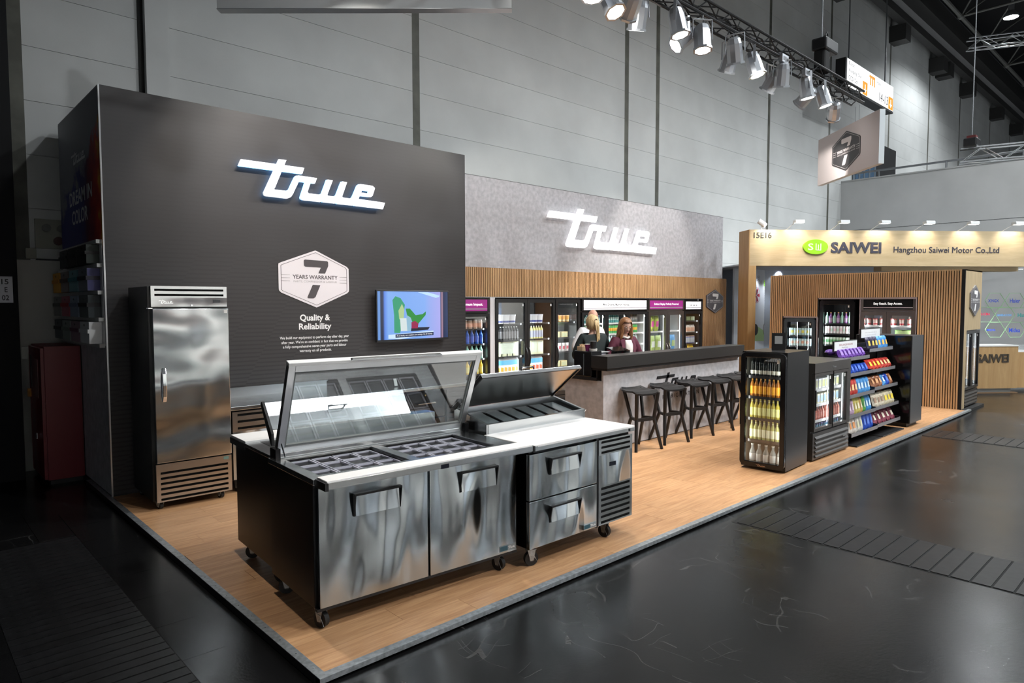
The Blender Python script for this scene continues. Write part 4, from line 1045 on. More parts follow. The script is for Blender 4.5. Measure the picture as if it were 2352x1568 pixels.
# E: three doors, white sign
x0, x1 = bx_(1337), bx_(1488.5); lx = lambda px: bx_(px)-x0
S = [zy(1440, 740), zy(1440, 764), zy(1440, 790), zy(1440, 818)]
e1, e2 = lx(1394), lx(1443)
E_ = Cooler('triple_door_fridge', 'wide three-door fridge under a lit white More Groceries sign', (x0, YF, 0), 0, x1-x0, .75, 1.985, caseb, [(0, e1), (e1, e2), (e2, x1-x0)], z0=.2, z1=1.73, shelves=S, sign=(1.775, 1.965, signw, 'More Groceries. Maximum Freshness.', M('ink_soft', (.08, .08, .09), .6), .42), base=3, liner=linw, shelf=shelf_w, glow=15, ledbars=True, fw=.06)
w = 'in the three-door fridge'
for a, b, nm in ((1349, 1384, 'can_teal'), (1402, 1427, 'can_teal'), (1450, 1470, 'can_dark')):
    E_.row(S[0], nm, 'drink_can', 'teal drinks can' if nm == 'can_teal' else 'dark grey drinks can', 'can', 7 if a < 1400 else 6, lx(a), lx(b), where=w)
    E_.row(S[1], 'can_green', 'drink_can', 'green and orange drinks can', 'can', 7 if a < 1400 else 6, lx(a), lx(b), where=w)
    E_.row(S[2], 'water_bottle', 'bottle', 'pale blue water bottle', 'bottle', 6 if a < 1400 else 5, lx(a), lx(b), where=w)
# F: two steel doors, purple sign
x0, x1 = bx_(1489.5), bx_(1571.5); lx = lambda px: bx_(px)-x0
S = [zy(1515, 760), zy(1515, 807)]
f1 = lx(1534)
F_ = Cooler('steel_double_door_fridge', 'stainless two-door fridge under the purple Enticing Display sign', (x0, YF, 0), 0, x1-x0, .72, 1.985, bronze, [(0, f1), (f1, x1-x0)], z0=.2, z1=1.73, shelves=S, sign=(1.775, 1.965, purple, 'Enticing Display. Perfectly Preserved.', inkw, .74), base=3, liner=linw, shelf=shelf_w, glow=11, ledbars=True, fw=.085)
w = 'in the steel two-door fridge'
F_.row(S[0], 'floss_pouch', 'pouch', 'green and pink upright pouch', 'pouch', 2, lx(1506), lx(1517), where=w)
F_.row(S[1], 'pet_food', 'pouch', 'large green and white pouch', 'pouch', 2, lx(1507), lx(1521), where=w)
F_.row(S[1], 'pet_blue', 'pouch', 'large blue and green pouch', 'pouch', 2, lx(1543), lx(1553), where=w)
F_.row(S[0], 'floss_pouch', 'pouch', 'green and pink upright pouch', 'pouch', 1, lx(1542), lx(1543), where=w)
# G: slim door, white sign
x0, x1 = bx_(1572.5), bx_(1613); lx = lambda px: bx_(px)-x0
S = [zy(1590, 736), zy(1590, 762), zy(1590, 787), zy(1590, 812)]
G_ = Cooler('slim_fridge', 'slim black fridge under a small lit white sign at the end of the row', (x0, YF, 0), 0, x1-x0, .72, 1.96, caseb, [(0, x1-x0)], z0=.2, z1=1.72, shelves=S, sign=(1.765, 1.94, signw, 'Grab. Save. Go', M('ink_soft'), .5), base=3, liner=link, glow=6, fw=.06)
w = 'in the slim end fridge'
G_.row(S[0], 'salad_tray', 'tray', 'green salad tray', 'tray', 3, .15, x1-x0-.24, where=w)
G_.row(S[1], 'smoothie', 'bottle', 'pale smoothie bottle', 'bottle', 9, .12, x1-x0-.2, where=w)
G_.row(S[2], 'orange_cap', 'bottle', 'blue bottle with orange cap', 'bottle', 8, .15, x1-x0-.2, where=w)
G_.row(S[3], 'juice_bottle', 'bottle', 'yellow juice bottle', 'bottle', 5, .3, x1-x0-.25, where=w)
# ================================================================== coolers in the right-hand slatted block
RX = XS+.012
def zx(px, py, xx=RX+.10): return on_x(px, py, xx).z
def yx(px): return on_x(px, 730, RX+.02).y
rz = -pi/2
y0 = yx(1801); L = lambda px: y0-yx(px)
proto('can_y', can_shells(.15, .032, C('cy_ice', (.45, .66, .70), .3), C('cy_yel', (.78, .70, .08))))
proto('can_i', can_shells(.15, .032, C('cy_ice'), C('cy_ice2', (.62, .78, .80))))
proto('can_r', can_shells(.15, .032, C('cr_ice', (.62, .72, .72), .3), C('cr_coral', (.75, .35, .25))))
proto('can_wh', can_shells(.15, .032, C('cw', (.80, .78, .79), .3), C('cw_pink', (.78, .55, .62))))
proto('can_wg', can_shells(.15, .032, C('cw'), C('cw_mint', (.55, .72, .64))))
proto('can_gr', can_shells(.15, .032, C('cg_pale', (.62, .74, .62), .3), C('cg_green', (.15, .42, .18))))
proto('gin_green', bottle_shells(.22, .032, C('gin_g', (.30, .55, .42), .2), C('gin_gl', (.40, .62, .50)), C('gin_gc', (.50, .68, .55))))
proto('gin_violet', bottle_shells(.22, .032, C('gin_v', (.30, .12, .34), .2), C('gin_vl', (.50, .36, .56)), C('gin_vc', (.75, .40, .08))))
S = [zx(1836, 769.6), zx(1836, 793.8), zx(1836, 820)]
R1 = Cooler('rounded_low_cooler', 'low black round-cornered cooler set in the slatted wall', (RX, y0, 0), rz, L(1875), .64, 1.60, blackg, [(0, L(1875))], z0=.05, z1=1.59, top=.01, shelves=S, liner=link, glow=5, fw=.085, handle='bar', rnd=.07)
w = 'in the low cooler of the slatted wall'
R1.row(S[0], None, 'drink_can', ['pale blue drinks can', 'yellow-banded drinks can'], 'can', 9, L(1812), L(1859), where=w, keys=['can_i', 'can_y'])
R1.row(S[1], None, 'drink_can', ['pale drinks can', 'coral-banded drinks can'], 'can', 9, L(1812), L(1859), where=w, keys=['can_i', 'can_r'])
y0 = yx(1882.5)
S = [zx(1920, 742), zx(1920, 766), zx(1920, 791.5), zx(1920, 818)]
R2 = Cooler('rounded_tall_cooler', 'tall black round-cornered cooler set in the slatted wall', (RX, y0, 0), rz, L(1963), .66, 1.965, blackg, [(0, L(1963))], z0=.05, z1=1.955, top=.01, shelves=S, liner=link, glow=8, fw=.085, handle='bar', rnd=.07)
w = 'in the tall rounded cooler'
R2.row(S[0], None, 'bottle', ['small green spirits bottle', 'small violet spirits bottle'], 'bottle', 7, L(1896), L(1948), where=w, keys=['gin_green', 'gin_violet'])
R2.row(S[1], None, 'drink_can', ['white and mint drinks can', 'white and pink drinks can'], 'can', 9, L(1895), L(1949), where=w, keys=['can_wg', 'can_wh'])
R2.row(S[2], 'can_gr', 'drink_can', 'pale green drinks can', 'can', 9, L(1895), L(1949), where=w)
y0 = yx(1977)
proto('ice_cup', tub_shells(.13, .045, C('ic_cream', (.72, .55, .50)), C('ic_red', (.50, .05, .06)), C('ic_lid', (.55, .10, .10))))
S = [zx(2020, 747), zx(2020, 768.5)]
R3 = Cooler('easy_reach_fridge', 'bronze steel two-door fridge under the black Easy Reach sign in the slatted wall', (RX, y0, 0), rz, L(2104), .66, 1.985, bronze, [(0, L(2037)), (L(2037), L(2104))], z0=.2, z1=1.735, shelves=S, sign=(1.775, 1.965, signk, 'Easy Reach. Easy Access.', inkw, .58), base=3, liner=linw, shelf=shelf_w, glow=8, fw=.075)
w = 'in the Easy Reach fridge'
R3.row(S[0], 'ice_cup', 'cup', 'red and cream dessert cup', 'cup', 3, L(1993), L(2022), where=w)
R3.row(S[0], 'ice_cup', 'cup', 'red and cream dessert cup', 'cup', 3, L(2051), L(2086), where=w)
R3.row(S[1], 'salad_tray', 'tray', 'salad tray', 'tray', 2, L(2064), L(2080), where=w)
# badge on the end of the block, and the fridge let into it
s = thing('warranty_sign', 'grey six-sided warranty badge on the light oak end panel', 'sign', (13.02, YE0, 1.935))
graph = M('badge_graphite', (.10, .095, .105), .4)
hexbadge(s, (0, -.002, 0), (1, 0, 0), (0, 0, 1), .66, .56, graph, ink_w, thick=.02)
MB().xz([(-.335, .125), (0, .285), (.335, .125), (.335, -.125), (0, -.285), (-.335, -.125)], -.018, -.001).build('badge_rim', alu, s)
x0 = on_y(2217, 800, YE0).x
S = [.52, .75, .98, 1.17]
EF = Cooler('sliding_door_fridge', 'black two-door cooler set in the end of the slatted block', (x0+.005, YE0+.004, 0), 0, 13.545-x0, .64, 1.395, caseb, [(0, (13.54-x0)/2), ((13.54-x0)/2, 13.54-x0)], z0=.32, z1=1.385, top=.01, shelves=S, base=4, liner=ling, glow=7, fw=.05, handle=None, ledbars=True)
w = 'in the cooler at the end of the slatted block'
for z, k, d in zip(S, ('water_bottle', 'blue_bottle', 'blue_bottle', 'can_wh'), ('pale water bottle', 'dark blue water bottle', 'dark blue water bottle', 'white drinks can')):
    if z in (.75,): continue
    EF.row(z, k, 'bottle' if 'bottle' in k else 'drink_can', d, 'bottle' if 'bottle' in k else 'can', 4, .12, .40, where=w)
# badge on the back slats
s = thing('warranty_sign', 'dark grey six-sided warranty badge hung on the back slatted wall', 'sign', (on_y(1640.5, 692, YB-.012).x, YB-.012, on_y(1640.5, 692, YB-.012).z))
hw = (on_y(1659.5, 692, YB).x-on_y(1621, 692, YB).x); hh = on_y(1640, 665, YB).z-on_y(1640, 719, YB).z
hexbadge(s, (0, -.002, 0), (1, 0, 0), (0, 0, 1), hw, hh, graph, ink_w, thick=.02)
# lit logo on the grey wall
s = thing('illuminated_logo_bar', 'large white lit script logo on the grey concrete wall above the bar', 'sign', (7.30, YB, 2.953))
logo('letters', M('sign_white_lit', (.9, .9, .9), .35, emit=(1, 1, 1), es=1.1), s, (0, -.06, 0), (1, 0, 0), (0, 0, 1), 3.40, .734, depth=.03)
mb = MB()
for x, z in ((.5, .56), (1.0, .1), (1.8, .08), (2.6, .08), (3.0, .07)): mb.tube([(x, -.06, z), (x, -.002, z)], .012, 6)
mb.build('standoffs', alu, s)
# ================================================================== bar counter
BX0, BX1, BY = 5.17, 8.66, 2.381
t = thing('bar_counter', 'grey concrete-look bar counter with thick black top and script logo on its front', 'counter', (BX0, BY, 0))
LW = BX1-BX0
concb = M('concrete_print_bar', (.40, .395, .41), .5, cvar=.16, cscale=12, bump=.05, bscale=60)
B('front_panel', concb, t, 0, LW, 0, .03, .012, 1.04)
B('end_panel', concb, t, 0, .03, .03, .66, .012, .895); B('end_panel', concb, t, LW-.03, LW, .03, .40, .012, .895)
B('base_shadow_gap', blackm, t, .01, LW-.01, .008, .38, 0, .012)
B('worktop', blackm, t, -.02, LW, .10, .40, .895, .935, bevel=.003); B('worktop', blackm, t, -.02, .30, .40, .74, .895, .935, bevel=.003)
bt = B('bar_top', M('bar_black', (.020, .020, .020), .42), t, -.045, LW-.02, -.10, .17, 1.065, 1.222, bevel=.003)
B('top_shadow_gap', blackm, bt, -.03, LW-.03, -.085, .16, 1.035, 1.066)
B('back_panel', blackm, t, 0, LW, .10, .12, .935, 1.04)
a = on_y(1519, 886, BY); b = on_y(1606, 872, BY)
lo = M('vinyl_black', (.012, .012, .014), .4)
x0 = on_y(1507, 890, BY).x-BX0; x1 = on_y(1605, 890, BY).x-BX0
logo('script_logo', lo, t, (x0, -.003, .665), (1, 0, 0), (0, 0, 1), x1-x0, .245, depth=.003)
xa, xb = on_y(1521.5, 922, BY).x-BX0, on_y(1604.5, 910, BY).x-BX0
letters('lettering', 'REFRIGERATION', lo, t, ((xa+xb)/2, -.002, .567), (1, 0, 0), (0, 0, 1), xb-xa, .062, bold=.01, spacing=1.35)
# cup station and things on the bar
t = thing('cup_station', 'tall black cup station at the left end of the bar', 'dispenser', (BX0-.02, 2.57, .936))
B('housing', blackg, t, 0, .22, 0, .30, 0, .335, bevel=.012); B('slot_strip', alu, t, -.003, 0, .12, .13, .02, .30)
c0 = Vector((BX0-.02, 2.57, .936+.3355))
o = thing('stirrer_box', 'pale wooden box of stirrers on the black cup station', 'box', c0+Vector((.09, .24, 0)))
woodp = M('pale_wood', (.62, .45, .28), .5)
B('box', woodp, o, -.04, .04, -.045, .045, 0, .055)
for i in range(9): MB().box(-.03+.012*(i % 5), -.025+.012*(i % 5), -.03+.03*(i//5), -.02+.03*(i//5), .05, .075+.006*(i % 3)).build('stirrer', woodp, o)
o = thing('purple_cup', 'purple paper cup on the black cup station', 'cup', c0+Vector((.09, .135, 0)))
MB().lathe([(.028, 0), (.037, .085), (.034, .085), (.026, .004)], 16, cap=False).build('cup', M('cup_purple', (.20, .02, .12), .45), o, smooth=True)
MB().lathe([(.0378, .083), (.0378, .09), (.03, .09)], 16).build('rim', white, o, smooth=True)
o = thing('black_cup_stack', 'stack of black lidded cups on a white dish on the cup station', 'cup', c0+Vector((.10, .05, 0)))
MB().lathe([(.05, 0), (.055, .03), (.05, .03)], 16).build('dish', M('white_dish', (.6, .58, .55), .4), o, smooth=True)
MB().lathe([(.036, .03), (.044, .115), (.046, .115), (.046, .128), (.03, .132)], 16).build('cups', blackp, o, smooth=True)
o = thing('card_terminal', 'black receipt printer with clear tray on the bar beside the cup station', 'printer', (BX0+.20, 2.66, .936))
B('body', blackp, o, .0, .25, -.0, .14, 0, .30, bevel=.01); B('paper_tray', M('clear_plastic', (.5, .5, .56), .1, alpha=.5), o, -.05, .12, -.06, -.01, .23, .29); B('top_plate', M('grey_plate', (.35, .36, .37), .3), o, .0, .25, -.02, .12, .302, .312)
o = thing('till_screen', 'black touch-screen till facing the woman in the burgundy jacket', 'till', (BX0+.56, 2.62, .936))
B('stand', blackp, o, .05, .15, .02, .12, 0, .30); MB().yz([(-.02, .30), (-.035, .315), (.12, .36), (.13, .345)], -.06, .26).build('screen', blackg, o); B('customer_display', blackp, o, .20, .30, -.01, .03, .16, .31)
# ================================================================== bar stools
stm = M('stool_black', (.016, .015, .015), .38)
def stool():
    t = thing('bar_stool', 'black angular bar stool standing at the front of the grey bar counter', 'stool', (0, 0, 0), 0, 'row of black bar stools at the bar')
    # seat: folded shell, low at the front, raised at the back
    ys = [(-.17, .745, .185), (-.10, .772, .20), (.02, .765, .205), (.12, .775, .20), (.17, .80, .16)]
    v = []; f = []
    for y, z, w in ys:
        for s_ in (-1, -.45, .45, 1): v.append((s_*w, y, z-(.012 if abs(s_) < .9 else 0)))
    n = len(v); v += [(x, y, z-.022) for x, y, z in v]
    for j in range(len(ys)-1):
        for i in range(3):
            a = j*4+i; f += [(a, a+1, a+5, a+4), (n+a, n+a+4, n+a+5, n+a+1)]
    for i in range(3): f += [(i, n+i, n+i+1, i+1), (16+i, 17+i, n+17+i, n+16+i)]
    for j in range(4): f += [(j*4, j*4+4, n+j*4+4, n+j*4), (j*4+3, n+j*4+3, n+j*4+7, j*4+7)]
    MB().add(v, f).build('seat', stm, t)
    for s_ in (-1, 1):
        mb = MB(); a = (s_*.175, -.16, .745); k = (s_*.145, -.12, .40); g = (s_*.215, -.20, 0)
        for p, q, w0, w1 in ((a, k, .044, .040), (k, g, .042, .034)):
            mb.tube([Vector(p), Vector(q)], [w0*.62, w1*.62], 6)
        mb.ball(k, .022, 8, 6)
        mb.build('front_leg', stm, t)
        mb = MB(); a = (s_*.14, .15, .775); k = (s_*.10, .04, .40); g = (s_*.15, .185, 0)
        mb.tube([Vector(a), Vector(k)], [.024, .024], 6); mb.tube([Vector(k), Vector(g)], [.024, .019], 6); mb.ball(k, .021, 8, 6)
        mb.build('rear_leg', stm, t)
        MB().bar((s_*.145, -.12, .40), (s_*.10, .04, .40), .03, .035).build('side_rail', stm, t)
    MB().bar((-.145, -.12, .395), (.145, -.12, .395), .034, .04).build('footrest', stm, t)
    return t
s0 = stool()
xs = [5.665, 6.30, 6.95, 7.52, 8.08, 8.62]
for i, x in enumerate(xs):
    o = s0 if i == 0 else dup(s0, (0, 0, 0))
    o.location = (x-.02, 2.165, 0); o.rotation_euler = (0, 0, radians(-14))
    for ch in o.children: ch.location = (0, -.03, 0) if False else ch.location
# ================================================================== people
def skin_mesh(verts, edges, radii, root=0, sub=2):
    me = bpy.data.meshes.new('sk'); me.from_pydata([tuple(v) for v in verts], edges, []); me.update()
    o = bpy.data.objects.new('sk', me); COL.objects.link(o)
    m = o.modifiers.new('s', 'SKIN'); m.use_smooth_shade = True
    for i, r in enumerate(radii):
        d = me.skin_vertices[0].data[i]; d.radius = (r, r) if not isinstance(r, tuple) else r; d.use_root = (i == root)
    o.modifiers.new('d', 'SUBSURF').levels = sub
    dg = bpy.context.evaluated_depsgraph_get(); ev = o.evaluated_get(dg); m2 = bpy.data.meshes.new_from_object(ev)
    vs = [tuple(v.co) for v in m2.vertices]; fs = [tuple(p.vertices) for p in m2.polygons]
    bpy.data.objects.remove(o); bpy.data.meshes.remove(me); bpy.data.meshes.remove(m2)
    return vs, fs
def head_shape(H, c, turn=0., nod=0.):
    """skull, jaw, nose, brow and ears as one deformed ball; faces -y"""
    mb = MB(); mb.ball((0, 0, 0), 1, 28, 20)
    out = []
    for x, y, z in mb.v:
        X, Y, Z = x*.077, y*.098, z*.122
        if z < 0: X *= 1-.32*(-z)**1.4; Y *= 1-.20*(-z)**1.5
        if y < 0:
            Y *= .96
            nose = math.exp(-(x/.16)**2-((z+.22)/.20)**2); Y -= .020*nose
            Y += .007*(math.exp(-((abs(x)-.38)/.18)**2-((z-.02)/.13)**2)); Y -= .006*math.exp(-(x/.5)**2-((z-.22)/.10)**2)
            Y -= .005*math.exp(-(x/.28)**2-((z+.56)/.12)**2); Y -= .010*math.exp(-(x/.35)**2-((z+.9)/.16)**2)
        ear = math.exp(-((y-.08)/.13)**2-((z+.08)/.26)**2)*(1 if abs(x) > .6 else 0); X += math.copysign(.014, x)*ear
        out.append(Vector((X, Y, Z))*(H/.235*.98))
    R = Matrix.Rotation(turn, 3, 'Z') @ Matrix.Rotation(nod, 3, 'X')
    mb.v = [tuple(R @ p + Vector(c)) for p in out]
    return mb, R
def add_remesh(o, vox, smooth=4):
    m = o.modifiers.new('r', 'REMESH'); m.mode = 'VOXEL'; m.voxel_size = vox; m.use_smooth_shade = True
    s = o.modifiers.new('s', 'SMOOTH'); s.iterations = smooth; s.factor = .5
skinm = M('skin', (.55, .33, .25), .5)
def person(label, loc, rz, H, elbows, wrists, lean=0., turn=0., nod=0., top=None, trous=None, shirt=None, wide=1., open_front=False, collar=None, skin=skinm):
    k = H/1.70; P = lambda x, y, z: Vector((x*k*wide if abs(x) < .3 else x*k, (y-lean*max(0, z-.95))*k, z*k))
    t = thing('person', label, 'person', loc, rz)
    hip, wst, chs, nb, nk = P(0, 0, .93), P(0, .0, 1.06), P(0, -.01, 1.27), P(0, .01, 1.43), P(0, -.005, 1.50)
    V = [hip, wst, chs, nb, nk, P(0, -.015, 1.56)]; R = [.125, .115, .125, .07, .052, .055]; E = [(0, 1), (1, 2), (2, 3), (3, 4), (4, 5)]
    hands = []
    for s, el, wr in ((-1, elbows[0], wrists[0]), (1, elbows[1], wrists[1])):
        i = len(V); sh = P(s*.165, .0, 1.39); el = Vector(el)*k; wr = Vector(wr)*k
        V += [sh, el, wr]; R += [.058, .043, .030]; E += [(2, i), (i, i+1), (i+1, i+2)]
        d = (wr-el).normalized(); pc = wr+d*.05*k; V.append(pc); R.append((.036, .022)); E.append((i+2, i+3))
        hands.append((s, wr, pc, d))
        kn, an, toe = P(s*.095, -.01, .50), P(s*.10, .02, .08), P(s*.11, -.14, .035)
        j = len(V); V += [P(s*.09, 0, .86), kn, an, toe]; R += [.088, .062, .042, .038]; E += [(0, j), (j, j+1), (j+1, j+2), (j+2, j+3)]
    R = [tuple(q*k for q in r) if isinstance(r, tuple) else r*k for r in R]
    vs, fs = skin_mesh(V, E, R)
    body = MB(); body.add(vs, fs)
    hc = P(0, -.03, 1.59); hd, RH = head_shape(.235*k, hc, turn, nod); body.add(hd.v, hd.f)
    # five fingers each, slightly curled, rooted in the palm
    for s, wr, pc, d in hands:
        side = d.cross(Vector((0, 0, 1)));
        if side.length < .1: side = Vector((1, 0, 0))
        side.normalize(); dn = side.cross(d).normalized()
        if dn.z > 0: dn = -dn
        for q, ln in zip((-.026, -.009, .009, .025), (.068, .078, .072, .058)):
            a = pc+side*q*k+d*.02*k; b = a+d*ln*.5*k+dn*.006*k; e = b+d*ln*.45*k+dn*.022*k
            body.tube([a, b, e], [.0095*k, .0088*k, .007*k], 8)
        a = wr+d*.02*k-side*s*.02*k; body.tube([a, a-side*s*.028*k+d*.022*k+dn*.008*k, a-side*s*.034*k+d*.05*k+dn*.016*k], [.011*k, .0098*k, .0075*k], 8)
    o = body.build('body', skin, t); add_remesh(o, .0075, 2)
    # clothes: sleeves and torso in one shell, trousers, shoes
    V2 = [P(0, 0, .90), wst, chs, P(0, .01, 1.41)]; R2 = [.155, .140, .150, .085]; E2 = [(0, 1), (1, 2), (2, 3)]
    for s, el, wr in ((-1, elbows[0], wrists[0]), (1, elbows[1], wrists[1])):
        i = len(V2); V2 += [P(s*.165, 0, 1.39), Vector(el)*k, Vector(wr)*k]; R2 += [.074, .060, .043]; E2 += [(2, i), (i, i+1), (i+1, i+2)]
    vs, fs = skin_mesh(V2, E2, [r*k for r in R2]); c = MB(); c.add(vs, fs)
    o = c.build('jacket' if open_front or not collar else 'shirt', top, t, smooth=True); add_remesh(o, .012, 4) if 'burgundy' in label else None
    V3 = [P(0, 0, .97)]; R3 = [.15]; E3 = []
    for s in (-1, 1):
        j = len(V3); V3 += [P(s*.09, 0, .85), P(s*.095, -.01, .50), P(s*.10, .02, .10)]; R3 += [.108, .080, .065]; E3 += [(0, j), (j, j+1), (j+1, j+2)]
    vs, fs = skin_mesh(V3, E3, [r*k for r in R3]); c = MB(); c.add(vs, fs); o = c.build('trousers', trous, t); add_remesh(o, .014, 3)
    for s in (-1, 1): MB().ball(tuple(P(s*.105, -.06, .045)), .13*k, 12, 8, .40, 1.0, .36).build('shoe', blackp, t, smooth=True)
    # face
    F = lambda x, y, z: RH @ Vector((x*k, y*k, z*k)) + hc
    for s in (-1, 1):
        MB().ball(tuple(F(s*.031, -.083, .010)), .011*k, 10, 8, 1.2, .6, .7).build('eye', M('eye_white', (.75, .73, .7), .25), t, smooth=True)
        MB().ball(tuple(F(s*.031, -.0895, .009)), .0055*k, 8, 6).build('iris', M('iris', (.05, .035, .025), .2), t, smooth=True)
        MB().tube([F(s*.016, -.093, .030), F(s*.032, -.093, .036), F(s*.048, -.084, .031)], .0035*k, 6).build('eyebrow', M('brow', (.16, .09, .05), .8), t, smooth=True)
    MB().tube([F(-.022, -.0885, -.064), F(-.008, -.096, -.0615), F(0, -.0965, -.063), F(.008, -.096, -.0615), F(.022, -.0885, -.064)], [.002*k, .0055*k, .005*k, .0055*k, .002*k], 8).build('lips', M('lips', (.42, .15, .13), .45), t, smooth=True)
    return t, k, hc, RH, F, P
def hair_cap(t, hc, RH, k, mat, front=.35, low=-.35, th=.012):
    """cap of hair following the skull, open over the face"""
    v = []; f = []; nu, nv = 28, 14
    for j in range(nv+1):
        for i in range(nu):
            a = 2*pi*i/nu; fr = max(0, -sin(a))            # 1 straight ahead
            zmin = low+(front-low)*min(1, fr*1.7); zz = 1-(1-zmin)*j/nv
            r = math.sqrt(max(0, 1-zz*zz)); tx = 1+th/.08
            X, Y, Z = r*cos(a)*.077*tx, r*sin(a)*.098*tx, zz*.122*(1+th/.12)
            wob = 1+.02*sin(9*a+3*j*.5)
            v.append(tuple(RH @ (Vector((X*wob, Y*wob+.006, Z+.002))*k) + hc))
    for j in range(nv):
        for i in range(nu): f.append((j*nu+i, j*nu+(i+1) % nu, (j+1)*nu+(i+1) % nu, (j+1)*nu+i))
    o = MB().add(v, f).build('hair', mat, t, smooth=True)
    m = o.modifiers.new('s', 'SOLIDIFY'); m.thickness = .008*k; m.offset = 1
    return o
def hairm(name, c1, c2):
    m, nt, b = _nt(name); N = nt.nodes; L = nt.links
    tc = N.new('ShaderNodeTexCoord'); mp = N.new('ShaderNodeMapping'); mp.inputs['Scale'].default_value = (60, 60, 6)
    nz = N.new('ShaderNodeTexNoise'); nz.inputs['Scale'].default_value = 2; L.new(tc.outputs['Object'], mp.inputs[0]); L.new(mp.outputs[0], nz.inputs['Vector'])
    cr = N.new('ShaderNodeValToRGB'); cr.color_ramp.elements[0].position = .35; cr.color_ramp.elements[1].position = .65; cr.color_ramp.elements[0].color = (*c1, 1); cr.color_ramp.elements[1].color = (*c2, 1)
    L.new(nz.outputs['Fac'], cr.inputs[0]); L.new(cr.outputs[0], b.inputs['Base Color']); _inp(b, 'Roughness', .45)
    bp = N.new('ShaderNodeBump'); bp.inputs['Strength'].default_value = .5; L.new(nz.outputs['Fac'], bp.inputs['Height']); L.new(bp.outputs[0], b.inputs['Normal'])
    return m
# woman in burgundy, working at the till, looking down
wine = M('burgundy_cloth', (.085, .012, .030), .75); cream = M('cream_knit', (.72, .68, .64), .8); dark = M('dark_trousers', (.02, .02, .024), .8)
t, k, hc, RH, F, P = person('woman in a burgundy blazer and white top looking down at the till', (6.36, 2.98, 0), radians(-22), 1.665, ((-.27, -.05, 1.13), (.27, -.05, 1.13)), ((-.17, -.27, 1.03), (.17, -.27, 1.03)), lean=.05, nod=radians(16), turn=radians(-4), top=wine, trous=dark, open_front=True)
v = []; f = []
for j, z in enumerate((1.40, 1.33, 1.24, 1.14, 1.02, .94)):
    w = (.05, .062, .066, .07, .075, .078)[j]
    for i in range(7):
        a = (i/6-.5); yy = -(.128, .158, .168, .158, .152, .162)[j]-.02+.10*a*a; v.append(tuple(P(a*2*w, yy, z)))
for j in range(5):
    for i in range(6): f.append((j*7+i, j*7+i+1, j*7+i+8, j*7+i+7))
o = MB().add(v, f).build('white_top', cream, t, smooth=True); o.modifiers.new('s', 'SOLIDIFY').thickness = .008
MB().tube([P(-.05, -.075, 1.44), P(0, -.095, 1.425), P(.05, -.075, 1.44), P(.04, .03, 1.46), P(-.04, .03, 1.46), P(-.05, -.075, 1.44)], .016*k, 8).build('neck_band', cream, t, smooth=True)
for s in (-1, 1): MB().add([P(s*.055, -.115, 1.42), P(s*.115, -.10, 1.40), P(s*.12, -.165, 1.28), P(s*.078, -.198, 1.05), P(s*.068, -.192, 1.2)], [(0, 1, 2, 4), (4, 2, 3)]).build('lapel', wine, t).modifiers.new('s', 'SOLIDIFY').thickness = .01
B('name_badge', white, t, .10*k, .14*k, -.200*k, -.196*k, 1.16*k, 1.19*k)
auburn = hairm('auburn_hair', (.12, .045, .018), (.36, .17, .07))
hair_cap(t, hc, RH, k, auburn, front=.62, low=-.55, th=.016)
random.seed(5); mb = MB()
for s in (-1, 1):
    for q in range(13):
        a = radians(20+q*11)*s; x0 = .088*sin(a)*1.0; y0 = -.085*cos(a)*.9+.01
        if abs(x0) < .055 and y0 < 0: continue
        L_ = random.uniform(.20, .27); ph = random.random()*6
        pts = [F(x0*(1+.25*u)+.010*sin(ph+9*u)*u, y0*(1+.1*u)+.010*cos(ph+8*u)*u-.015*u, .035-u*L_) for u in [i/8 for i in range(9)]]
        mb.tube(pts, [.015*k, .018*k, .019*k, .020*k, .020*k, .019*k, .018*k, .014*k, .006*k], 7)
    for q in range(4):
        ph = random.random()*6; x0 = s*.072
        pts = [F(x0+s*.012*u+.012*sin(ph+8*u)*u, -.055-.03*u+.01*q*.3, .05-u*.25) for u in [i/8 for i in range(9)]]
        mb.tube(pts, [.010*k, .015*k, .018*k, .020*k, .020*k, .018*k, .016*k, .012*k, .005*k], 7)
stuff(mb.build('long_hair', auburn, t, smooth=True))
# woman with blonde ponytail, seen from behind
tealj = M('dark_green_jacket', (.012, .020, .020), .75)
t, k, hc, RH, F, P = person('woman in a dark green jacket with a blonde ponytail turned to the bald man', (6.02, 3.26, 0), radians(150), 1.71, ((-.27, -.05, 1.13), (.27, -.03, 1.13)), ((-.16, -.24, 1.08), (.17, -.22, 1.08)), lean=.045, nod=0, turn=radians(10), top=tealj, trous=dark, open_front=True)
blonde = hairm('blonde_hair', (.40, .26, .11), (.72, .54, .30))
hair_cap(t, hc, RH, k, blonde, front=.55, low=-.62, th=.010)
mb = MB(); random.seed(8)
for q in range(9):
    ph = random.random()*6; dx = random.uniform(-.02, .02)
    pts = [F(dx+.012*sin(ph+5*u)*u-.02*u, .105+.05*sin(min(1, u*2)*pi/2)-.02*u+.008*cos(ph+5*u), .045-u*.30+.03*sin(pi*u)) for u in [i/8 for i in range(9)]]
    mb.tube(pts, [.014*k, .018*k, .02*k, .021*k, .02*k, .018*k, .016*k, .012*k, .005*k], 7)
stuff(mb.build('ponytail', blonde, t, smooth=True))
MB().tube([F(-.02, .112, .055), F(0, .118, .068), F(.02, .112, .055), F(0, .112, .035), F(-.02, .112, .055)], .008*k, 6).build('hair_band', blackm, t, smooth=True)
